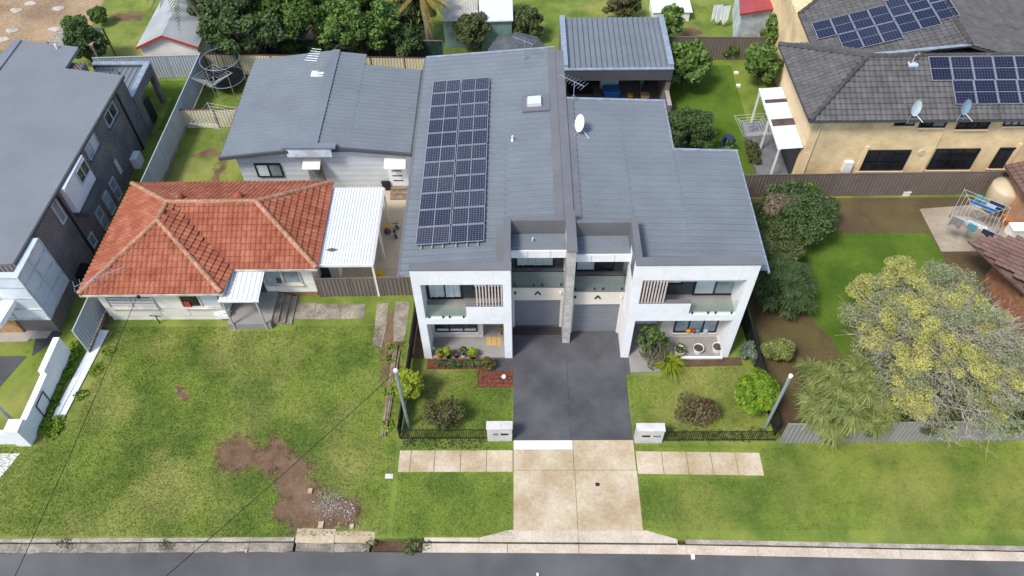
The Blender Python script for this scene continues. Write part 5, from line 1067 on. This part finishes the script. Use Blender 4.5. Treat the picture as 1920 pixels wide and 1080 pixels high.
palm('tall leaning palm behind the red trimmed shed', (415, 95), 6.0, (-1.4, -.5), L_PLM, 3); palm('yellowing palm behind the duplex roof left of the sheds', (806, 92), 4.6, (-.2, -.2), leafmat('yellow_palm', [(.08, .10, .03), (.25, .20, .05), (.34, .22, .05)]), 4, 24, 2.4)
# turf blades: fine uneven grain on the mown grass
def blades(name, rects, n, m, hgt=.06, avoid=()):
    rng = np.random.default_rng(9); A = np.array([(x1-x0)*(y1-y0) for x0, y0, x1, y1 in rects]); k = rng.choice(len(rects), n, p=A/A.sum()); Rr = np.array(rects)[k]
    x = rng.uniform(Rr[:, 0], Rr[:, 2]); y = rng.uniform(Rr[:, 1], Rr[:, 3]); keep = np.ones(n, bool)
    for (x0, y0, x1, y1) in avoid: keep &= ~((x > x0) & (x < x1) & (y > y0) & (y < y1))
    for (cx, cy, rx, ry, a) in DIRT:
        dx, dy = x-cx, y-cy; keep &= ((dx/rx)**2+(dy/ry)**2) > .75
    x, y = x[keep], y[keep]; n = len(x); h = hgt*rng.uniform(.4, 1.5, n); a = rng.uniform(0, 2*math.pi, n); w_ = .016; ln = rng.normal(size=(n, 2))*hgt*.6
    V = np.stack([np.stack([x-np.cos(a)*w_, y-np.sin(a)*w_, np.full(n, .004)], 1), np.stack([x+np.cos(a)*w_, y+np.sin(a)*w_, np.full(n, .004)], 1), np.stack([x+ln[:, 0], y+ln[:, 1], h], 1)], 1).reshape(-1, 3)
    return tag(npmesh(name, V, np.arange(3*n).reshape(n, 3), m, None, (0, 0, 0), 3), 'short green grass blades over the lawns', 'grass', kind='stuff')
TURF0 = leafmat('turf_blade', [(.09, .13, .028), (.15, .19, .038), (.22, .235, .055), (.34, .31, .12)], .8, .3)
blades('grass', [(-30, -13.6, -5.7, -9.4), (-22.4, -9.4, -5.7, -2.6), (-5.5, -13.6, -.4, -10.75), (-5.5, -9.6, -.4, -9.1), (-5, -9, -.4, -5.3), (5.2, -13.4, 24, -11.05), (5.2, -9.7, 24, -9.4), (10.8, -11.1, 24, -9.6), (5.2, -9, 11, -5.2)], 150000, GRASS,
       avoid=[(-14.9, -2.9, -11.6, 0), (-12.7, -2.6, -5.3, -.6), (-22.6, -8, -20.9, -2.8), (-1.8, -6.3, -.3, -4.6), (5, -5.7, 7, -4.6), (-7.2, -3.5, -5.6, -.6)])
# weeds and gravel
def scatter_weeds(px_list, n, m, label, size=.12):
    rng = np.random.default_rng(12); C0 = [tuple(G(*p)[:2])+(.08,) for p in px_list]; V, Fq = leaves(C0, [(.35, .35, .12)]*len(C0), n, size, rng, .3, 1.6, .6); tag(npmesh('weeds', V, Fq, m, None, (0, 0, 0)), label, 'weeds', kind='stuff')
scatter_weeds([(148+(-62)*s+random.uniform(-7, 5), 650+125*s+random.uniform(-6, 6)) for s in [i/22 for i in range(23)]]+[(212-80*s, 645+130*s) for s in (.1, .35, .4, .75)]+[(90+random.uniform(-25, 20), 800+random.uniform(-12, 16)) for _ in range(9)]+[(735-10*s, 655+160*s) for s in (.0, .12, .5, .9)], 3000, L_BRI, 'leafy weeds along the white sheet, wall and planks', .10)
scatter_weeds([(690+random.uniform(0, 120), 1024+random.uniform(-3, 6)) for _ in range(7)]+[(120, 1022), (310, 1022)]+[(850+i*14, 832+random.uniform(-8, 4)) for i in range(-6, 5)]+[(1255+i*18, 815+random.uniform(-3, 8)) for i in range(11)], 1000, L_OLV, 'weeds growing in the broken gutter and along the front fences', .08)
rng = np.random.default_rng(3); mb = MB()
for i in range(420):
    p = G(rng.normal(618, 15), rng.normal(945, 13)); r_ = rng.uniform(.015, .04); mb.lathe([(r_*.5, 0), (r_, r_*.4), (r_*.6, r_*.9)], (p[0], p[1], .002), 5)
for i in range(70):
    p = G(rng.normal(655, 8), rng.normal(962, 14)); r_ = rng.uniform(.02, .05); mb.lathe([(r_*.5, 0), (r_, r_*.4), (r_*.6, r_*.9)], (p[0], p[1], .002), 5)
tag(mb.build('gravel', mat('pale_stone', (.33, .29, .26), .9, .3, 9)), 'pale loose stones on the muddy patch by the kerb', 'gravel', kind='stuff')
#@@PART8
# ------------------------------------------------------------------ small things
PL = lambda px, py, z=0: tuple(float(v) for v in G(px, py, z))
# white sheet on the lawn, planks
a, b, c, d = PL(186, 619), PL(205, 621), PL(122, 787), PL(96, 786)
tsh = thing('roofing_sheet', 'long white corrugated sheets lying on the lawn by the wall', 'sheet', ((a[0]+c[0])/2, (a[1]+c[1])/2, 0))
A_, B_, C2, D_ = Vector(a), Vector(b), Vector(c), Vector(d); n = 10
for i in range(2):
    p0 = A_+(B_-A_)*i/2; p1 = D_+(C2-D_)*i/2; u = p1-p0; v = (B_-A_)/2
    MB().ribs(p0+Vector((0, 0, .05+.01*i)), u, v, u.length*(1-.03*i), v.length*1.02, .09, .02, .02).build('sheet', WHITE, tsh)
for i, (p, q, w_) in enumerate((((745, 648), (722, 818), .09), ((741, 646), (716, 820), .12), ((749, 660), (728, 790), .08))):
    a, b = PL(*p), PL(*q); tag(MB().bar((a[0], a[1], .05+.03*(i == 0)), (b[0], b[1], .05+.03*(i == 0)), w_, .07).build('timber_plank', TIMB), ('long grey timber plank, %s of the three beside the left black fence' % ('middle', 'leftmost', 'rightmost and shortest')[i]), 'plank', 'timber planks')
# pots
def pot(label, p, r, h, m, plant=None, n=160, ph=.4, group='potted plants on the left porch', soil=True, seed=1, z=.1):
    g = G(*p, z); t = thing('plant_pot', label, 'pot', (g[0], g[1], z), group); MB().lathe([(r*.7, 0), (r, h), (r*.92, h), (r*.88, h*.85), (.01, h*.85)], (g[0], g[1], z), 16).build('pot', m, t)
    MB().disc((g[0], g[1], z+h*.86), (0, 0, 1), r*.87, 14, .01).build('soil', SOIL, t)
    if plant:
        V, Fq = leaves([(g[0], g[1], z+h+ph*.5)], [(r*1.3, r*1.3, ph*.6)], n, .10, np.random.default_rng(seed), .2, 1.8, .4); npmesh('plant', V, Fq, plant, t, (g[0], g[1], z)); MB().tube([(g[0], g[1], z+h*.8), (g[0], g[1], z+h+ph*.6)], .015, 4).build('stem', BARK, t)
z1 = lambda a, b: (740+a/5.142, 480+b/5.142); z2 = lambda a, b: (1160+a/4.697, 470+b/4.697)
pot('terracotta pot with lime plant, leftmost on the left porch', z1(437, 972), .14, .26, ORG, L_LIM, 130, .4, seed=1); pot('dark pot with tall lime plant, second on the left porch', z1(515, 975), .15, .28, BLACK, L_LIM, 160, .55, seed=2)
pot('small empty black pot in the middle of the left porch row', z1(595, 972), .13, .26, BLACK, None); pot('white pot with dark leafy plant on the left porch', z1(668, 965), .15, .26, WPL, L_DRK, 240, .4, seed=3); pot('wide black pot with lime plant, rightmost on the left porch', z1(750, 975), .18, .28, BLACK, L_LIM, 170, .35, seed=4)
for i, (q, nm) in enumerate((((532, 905), 'leftmost, with a small dark plant'), ((695, 888), 'middle, filled with brown soil'), ((862, 878), 'rightmost, half filled with soil'))): pot('large round white planter on the right porch, %s' % nm, z2(*q), .27, .34, WPL, L_MID if i == 0 else None, 40, .12, 'white planters on the right porch', seed=9+i)
a, b = PL(*z1(885, 780), .1), PL(*z1(1030, 866), .1); mt = thing('doormat', 'tan straw mat at the left entry', 'mat', ((a[0]+b[0])/2, (a[1]+b[1])/2, .1)); 
for i in range(3):
    for j in range(2): MB().box(a[0]+(b[0]-a[0])*i/3+.01, b[1]+(a[1]-b[1])*j/2+.01, .105, a[0]+(b[0]-a[0])*(i+1)/3-.01, b[1]+(a[1]-b[1])*(j+1)/2-.01, .125).build('tile', STRAW, mt)
g = PL(*z1(1040, 745), .1); t = thing('vase', 'dark vase of dried golden stems at the left entry', 'vase', g); MB().lathe([(.08, 0), (.13, .2), (.07, .42), (.08, .46)], g, 12).build('body', BLACK, t); V, Fq = strands([(g[0], g[1], .6)], [(.05, .05, .2)], 60, .6, .03, np.random.default_rng(4), .1, .6); npmesh('stems', V, Fq, STRAW, t, g)
for lb, p in (('white ball light on the left porch column', z1(370, 893)), ('white globe on the mulch bed', (945, 707))):
    g = PL(*p, .1); tag(MB().lathe([(.02, 0), (.09, .03), (.12, .12), (.09, .2), (.02, .24)], (g[0], g[1], .02), 12).build('globe_light', WPL, smooth=True), lb, 'light', 'white globe lights')
# rotary clotheslines
def hoist(label, p, r, h, ang, clothes=(), tilt=0):
    g = PL(*p); t = thing('clothesline', label, 'clothesline', g, 'rotary clotheslines'); x, y = g[0], g[1]; MB().tube([(x, y, 0), (x, y, h+.1)], .03, 8).build('pole', GALV, t); tips = []
    for k in range(4):
        a = ang+k*math.pi/2; tip = Vector((x+r*math.cos(a), y+r*math.sin(a), h+.25)); tips.append(tip); MB().tube([(x, y, h-.25), tip], .016, 5).build('arm', GALV, t)
    for q in (.35, .5, .65, .8, .97):
        for k in range(4):
            c = Vector((x, y, h-.25)); MB().tube([c+(tips[k]-c)*q, c+(tips[(k+1) % 4]-c)*q], .006, 4).build('line', WPL, t)
    return t, tips, Vector((x, y, h-.25))
def cloth(label, a, b, drop, m, k):
    n = 8; mb = MB()
    for i in range(n+1):
        s = i/n; p = a+(b-a)*s; w_ = Vector((b.y-a.y, a.x-b.x, 0)).normalized()*(.03*math.sin(i*2.3+k))
        mb.v += [tuple(p), tuple(p+w_-Vector((0, 0, drop*(.85+.15*math.sin(i*.9+k)))))]
    for i in range(n): mb.f.append((2*i, 2*i+2, 2*i+3, 2*i+1))
    tag(mb.build('laundry', m), label, 'laundry', 'washing on the lines')
t, tips, c0 = hoist('rotary clothesline hung with washing on the concrete pad', (1806, 447), 1.75, 1.9, .15)
WASH = [(0, .97, .1, .42, .9, NAVY, 'navy cloth'), (0, .97, .5, .72, .6, TEAL, 'teal cloth'), (0, .8, .2, .45, .5, PALEB, 'pale blue cloth'), (3, .97, .1, .3, .7, NAVY, 'dark navy shirt'), (3, .97, .36, .5, .5, BLACK, 'black shirt'), (3, .97, .55, .66, .5, WPL, 'white shirt'), (3, .97, .7, .85, .3, GRN, 'green towel'), (3, .8, .3, .8, .45, PALEB, 'pale blue sheet'), (2, .97, .05, .3, .95, sm('grey_cloth', (.25, .22, .22)), 'grey towel'), (2, .97, .4, .6, .7, TEAL, 'teal towel'), (2, .97, .7, .95, .6, NAVY, 'navy trousers'), (1, .97, .2, .6, .5, BLUE, 'blue sheet'), (1, .8, .3, .7, .4, TEAL, 'teal shirt'), (0, .65, .1, .9, .4, BLUE, 'long blue sheet'), (2, .8, .1, .5, .5, PALEB, 'pale towel'), (2, .65, .3, .9, .4, WPL, 'white towel'), (3, .65, .2, .7, .45, BLUE, 'blue towel'), (1, .97, .65, .95, .6, NAVY, 'navy jumper')]
for i, (k, q, s0_, s1_, dr_, m, nm) in enumerate(WASH):
    a = c0+(tips[k]-c0)*q; b = c0+(tips[(k+1) % 4]-c0)*q; cloth('%s hanging on the pad clothesline, %s side' % (nm, ('right', 'back', 'left', 'front')[k] if q > .9 else 'inner'), a+(b-a)*s0_, a+(b-a)*s1_, dr_*.75, m, i)
hoist('empty rotary clothesline in the yard beside the granny flat', (420, 268), 1.5, 1.9, .5); hoist('empty rotary clothesline by the verandah steps', (1400, 285), 1.4, 1.9, .9); hoist('empty rotary clothesline beside the trampoline', (415, 190), 1.3, 1.8, .2)
# trampoline
g = PL(430, 163); t = thing('trampoline', 'round trampoline with black safety net behind the granny flat', 'trampoline', g); r_ = 1.25
ring = lambda z, r: [(g[0]+r*math.cos(2*math.pi*k/28), g[1]+r*math.sin(2*math.pi*k/28), z) for k in range(29)]
MB().tube(ring(.8, r_), .03, 6).build('frame', GALV, t); MB().disc((g[0], g[1], .79), (0, 0, 1), r_*.95, 28, .012).build('mat', BLACK, t); MB().tube(ring(2.2, r_*1.02), .02, 6).build('top_rail', GALV, t)
NETM = glassmat('safety_net', (.62, .64, .66), .12, .9); NETM.node_tree.nodes['Principled BSDF'].inputs['Base Color'].default_value = (.03, .03, .03, 1)
mb = MB(); q0, q1 = ring(.82, r_*.98), ring(2.18, r_*1.0); mb.v = [p for pr in zip(q0, q1) for p in pr]; mb.f = [(2*k, 2*k+2, 2*k+3, 2*k+1) for k in range(28)]; mb.build('net', NETM, t)
for k in range(6): a = 2*math.pi*k/6; MB().tube([(g[0]+r_*1.03*math.cos(a), g[1]+r_*1.03*math.sin(a), 0), (g[0]+r_*1.03*math.cos(a), g[1]+r_*1.03*math.sin(a), 2.22)], .025, 6).build('post', GALV, t)
# water tank, bins, boxes
g = PL(1866, 388); t = thing('water_tank', 'beige round water tank beside the pad clothesline', 'tank', g); MB().lathe([(.85, 0), (.85, 1.5), (.8, 1.62), (.3, 1.85), (.02, 1.87)], g, 24).build('body', TANKM, t, smooth=True); MB().tube([(g[0]+.5, g[1]+.2, 1.7), (g[0]+.5, g[1]+.2, 2.2), (g[0]+1.0, g[1]-.3, 2.2)], .05, 6).build('inlet_pipe', WPL, t)
def crate(label, p, sx, sy, h, m, name='box', cat='box', z=0, lid=None):
    g = PL(*p, z); t = thing(name, label, cat, g); MB().prism([(g[0]-sx/2, g[1]-sy/2), (g[0]+sx/2, g[1]-sy/2), (g[0]+sx*.54, g[1]+sy*.54), (g[0]-sx*.54, g[1]+sy*.54)], z, z+h).build('body', m, t)
    MB().box(g[0]-sx*.56, g[1]-sy*.56, z+h, g[0]+sx*.56, g[1]+sy*.56, z+h+.05).build('lid', lid or m, t); return t
crate('black bin in the courtyard by the granny flat step', (727, 352), .5, .5, .6, BLACK, 'bin', 'bin'); crate('dark open bin under the carport', (615, 512), .6, .6, .9, DARK, 'bin', 'bin'); crate('white cabinet under the carport beside the dark bin', (632, 515), .5, .5, .85, WPL, 'cabinet', 'cabinet')
crate('orange toy box by the courtyard gate', (712, 518), .3, .3, .3, YEL, 'toy_box', 'toy box'); crate('white chest beside the water tank', (1908, 440), 1.2, .6, .6, WPL, 'chest', 'chest'); crate('terracotta crate beside the water tank', (1890, 418), .8, .5, .4, ORG, 'crate', 'crate')
crate('black barbecue in the patio pavilion', (1090, 172), 1.5, .6, .9, BLACK, 'barbecue', 'barbecue'); crate('blue play table in the patio pavilion', (1146, 178), 1.0, .7, .45, BLUE, 'play_table', 'table', lid=sm('light_blue', (.05, .22, .5))); crate('pale cabinet behind the blue play table', (1141, 162), 1.2, .5, .7, WPL, 'cabinet', 'cabinet')
crate('tan stool in the patio pavilion', (1208, 187), .5, .4, .4, STRAW, 'stool', 'stool'); crate('red and yellow toy in the patio pavilion', (1180, 188), .3, .3, .4, RED, 'toy', 'toy', lid=YEL)
g = PL(1200, 176); t = thing('closed_umbrella', 'closed green umbrella standing in the patio pavilion', 'umbrella', g); MB().tube([g, (g[0], g[1], 2.0)], .025, 6).build('pole', GALV, t); MB().lathe([(.16, 0), (.13, .3), (.05, .8), (.01, 1.0)], (g[0], g[1], .9), 8).build('canopy', GRN, t)
crate('small stone barbecue at the rear fence', (1400, 98), .9, .7, 1.0, CONCO, 'stone_barbecue', 'barbecue'); crate('white plastic bucket by the brown fence', (1697, 364), .4, .3, .25, WPL, 'bucket', 'bucket')
for i, p in enumerate(((1380, 138), (1384, 162))): crate('white garden stone on the rear lawn, %s' % ('farther', 'nearer')[i], p, .25, .2, .08, WPL, 'stone', 'stone')
g = PL(727, 436); t = thing('ride_on_toy', 'red and yellow ride on toy in the courtyard', 'toy', g); MB().lathe([(.16, 0), (.2, .1), (.16, .22), (.05, .28)], g, 10).build('body', PURP, t); MB().box(g[0]-.12, g[1]+.05, .2, g[0]+.1, g[1]+.3, .4).build('seat', YEL, t)
g = PL(741, 438); t = thing('scooter', 'small blue balance bike lying in the courtyard', 'bicycle', g)
for q in (-.35, .35): MB().disc((g[0]+.1, g[1]+q, .16), (.9, .2, .5), .16, 14, .04).build('wheel', BLACK, t)
MB().tube([(g[0]+.1, g[1]-.35, .18), (g[0], g[1], .3), (g[0]+.1, g[1]+.35, .18)], .03, 6).build('frame', BLUE, t); MB().tube([(g[0]-.15, g[1]+.35, .45), (g[0]+.2, g[1]+.38, .45)], .02, 5).build('handlebar', BLACK, t); MB().box(g[0]-.06, g[1]-.2, .3, g[0]+.06, g[1], .36).build('saddle', BLACK, t)
g = PL(622, 470, 2.66); t = thing('bird', 'small grey bird on the white carport roof', 'bird', (g[0], g[1], 2.66)); MB().lathe([(.01, 0), (.06, .03), (.07, .08), (.03, .15)], (g[0], g[1], 2.66), 8).build('body', sm('grey_feather', (.12, .11, .11)), t); MB().slab([(g[0]-.3, g[1]-.02, 2.75), (g[0], g[1]-.1, 2.74), (g[0]+.3, g[1]+.02, 2.75), (g[0], g[1]+.12, 2.75)], .015).build('wings', MATS['grey_feather'], t)
# cottage porch furniture
g = PL(425, 590, .42); t = thing('wire_trolley', 'small white wire trolley on the cottage porch', 'trolley', g)
for z_ in (.1, .4): MB().box(g[0]-.22, g[1]-.2, .42+z_, g[0]+.22, g[1]+.2, .44+z_).build('shelf', WPL, t)
for sx in (-.2, .2):
    for sy in (-.18, .18): MB().box(g[0]+sx-.012, g[1]+sy-.012, .42, g[0]+sx+.012, g[1]+sy+.012, .92).build('leg', WPL, t)
g = PL(300, 606); t = thing('tap_stand', 'black T shaped tap stand in front of the cottage', 'tap', g); MB().tube([g, (g[0], g[1], .65)], .03, 6).build('post', BLACK, t); MB().tube([(g[0]-.3, g[1], .65), (g[0]+.25, g[1], .6)], .028, 6).build('bar', BLACK, t)
tg = PL(82, 745, .6); t = thing('metal_frame', 'small dark square frame leaning on the white wall', 'frame', tuple(PL(90, 770)))
q = [(-22.40, -7.9, .1), (-22.40, -7.1, .1), (-22.44, -7.0, .95), (-22.44, -7.8, .95)]
for i in range(4): MB().bar(q[i], q[(i+1) % 4], .04).build('bar', BLACK, t)
yg = PL(200, 530, 3.0); yagi('antenna', 'old television antenna lying low on the cottage roof', (yg[0]-.3, yg[1]-.2, 3.0), .6, .5, 2.4, 9, tripod=False)
for lb, p, s in (('white litter on the road near the right gutter', (1299, 1045), .2), ('scrap of white paper on the road', (1008, 1078), .12), ('pale stone in the left gutter', (462, 1034), .12), ('tan brick on the muddy patch', (602, 985), .3), ('tan brick at the edge of muddy patch', (660, 988), .22), ('tan stone in the mud', (582, 922), .25)):
    g = PL(*p, -.09 if p[1] > 1020 else 0); z_ = -.1 if p[1] > 1020 else 0; tag(MB().prism([(g[0]-s/3, g[1]-s/2), (g[0]+s/3, g[1]-s/2.4), (g[0]+s/2.6, g[1]+s/2), (g[0]-s/2.8, g[1]+s/2.2)], z_, z_+.09).build('debris', WPL if 'white' in lb else CONC), lb, 'debris')
# white drop sheets and table beyond the fence
for i, p in enumerate(((1347, 22), (1362, 24))): a = Vector(PL(p[0]-9, p[1]-12, 1.8)); b = Vector(PL(p[0]+9, p[1]-14, 1.8)); cloth('white sheet on the line beyond the rear fence, %s' % ('left', 'right')[i], a, b, 1.5, WPL, i+40)
crate('white table top beyond the rear fence', (1255, 28), 2.6, 1.7, .75, WPL, 'garden_table', 'table')
for i, p in enumerate(((30, 20), (57, 8), (108, 17), (22, 58), (6, 75), (100, 56), (150, 40))): g = PL(*p); tag(MB().prism([(g[0]+(.55-.1*((i*3+k) % 3))*math.cos(k*.785), g[1]+(.40-.07*((i+k) % 3))*math.sin(k*.785)) for k in range(8)], 0, .05).build('footing_pad', mat('dusty_concrete', (.46, .42, .36), .9, .15, 2)), 'pale concrete pad on the building site, %s' % ('near the top left corner', 'at the top edge', 'widest of the upper three', 'at the left edge', 'half cut by the left edge', 'beside the lattice roof', 'rightmost')[i], 'concrete pad', 'pads on the building site')
# person stooping on the rear lawn
def person():
    g = PL(1354, 277); t = thing('person', 'person in navy clothes bending down on the rear lawn', 'person', g); x, y = g[0], g[1]
    V = [(0, 0, .92), (.10, 0, .88), (.13, .0, .48), (.13, .06, .06), (.13, -.08, .03), (-.10, 0, .88), (-.12, .02, .48), (-.12, .08, .06), (-.12, -.06, .03), (0, -.22, 1.05), (0, -.46, 1.10), (.17, -.46, 1.08), (.2, -.52, .80), (.17, -.58, .55), (-.17, -.46, 1.08), (-.2, -.52, .8), (-.17, -.58, .55), (0, -.58, 1.10), (0, -.68, 1.06), (0, -.76, 1.0)]
    E = [(0, 1), (1, 2), (2, 3), (3, 4), (0, 5), (5, 6), (6, 7), (7, 8), (0, 9), (9, 10), (10, 11), (11, 12), (12, 13), (10, 14), (14, 15), (15, 16), (10, 17), (17, 18), (18, 19)]
    rad = [.15, .11, .075, .05, .045, .11, .075, .05, .045, .15, .15, .075, .05, .04, .075, .05, .04, .06, .10, .09]
    me = bpy.data.meshes.new('body'); me.from_pydata(V, E, []); o = bpy.data.objects.new('body', me); COL.objects.link(o); o.parent = t; o.rotation_euler = (0, 0, .6)
    m = o.modifiers.new('skin', 'SKIN'); 
    for i, r in enumerate(rad): me.skin_vertices[0].data[i].radius = (r, r)
    me.skin_vertices[0].data[0].use_root = True; s = o.modifiers.new('sub', 'SUBSURF'); s.levels = s.render_levels = 1; me.materials.append(NAVY)
    h = MB().lathe([(.02, 0), (.11, .06), (.12, .15), (.05, .24), (.01, .25)], (x+.43*0, y, 0), 10); hb = h.build('hair', BLACK, t); hb.location = Matrix.Rotation(.6, 3, 'Z') @ Vector((0, -.72, .95))
    for sx in (.17, -.17): q = MB().lathe([(.01, 0), (.04, .03), (.035, .1), (.01, .14)], (x, y, 0), 6).build('hand', SKIN, t); q.location = Matrix.Rotation(.6, 3, 'Z') @ Vector((sx, -.59, .42))
person()
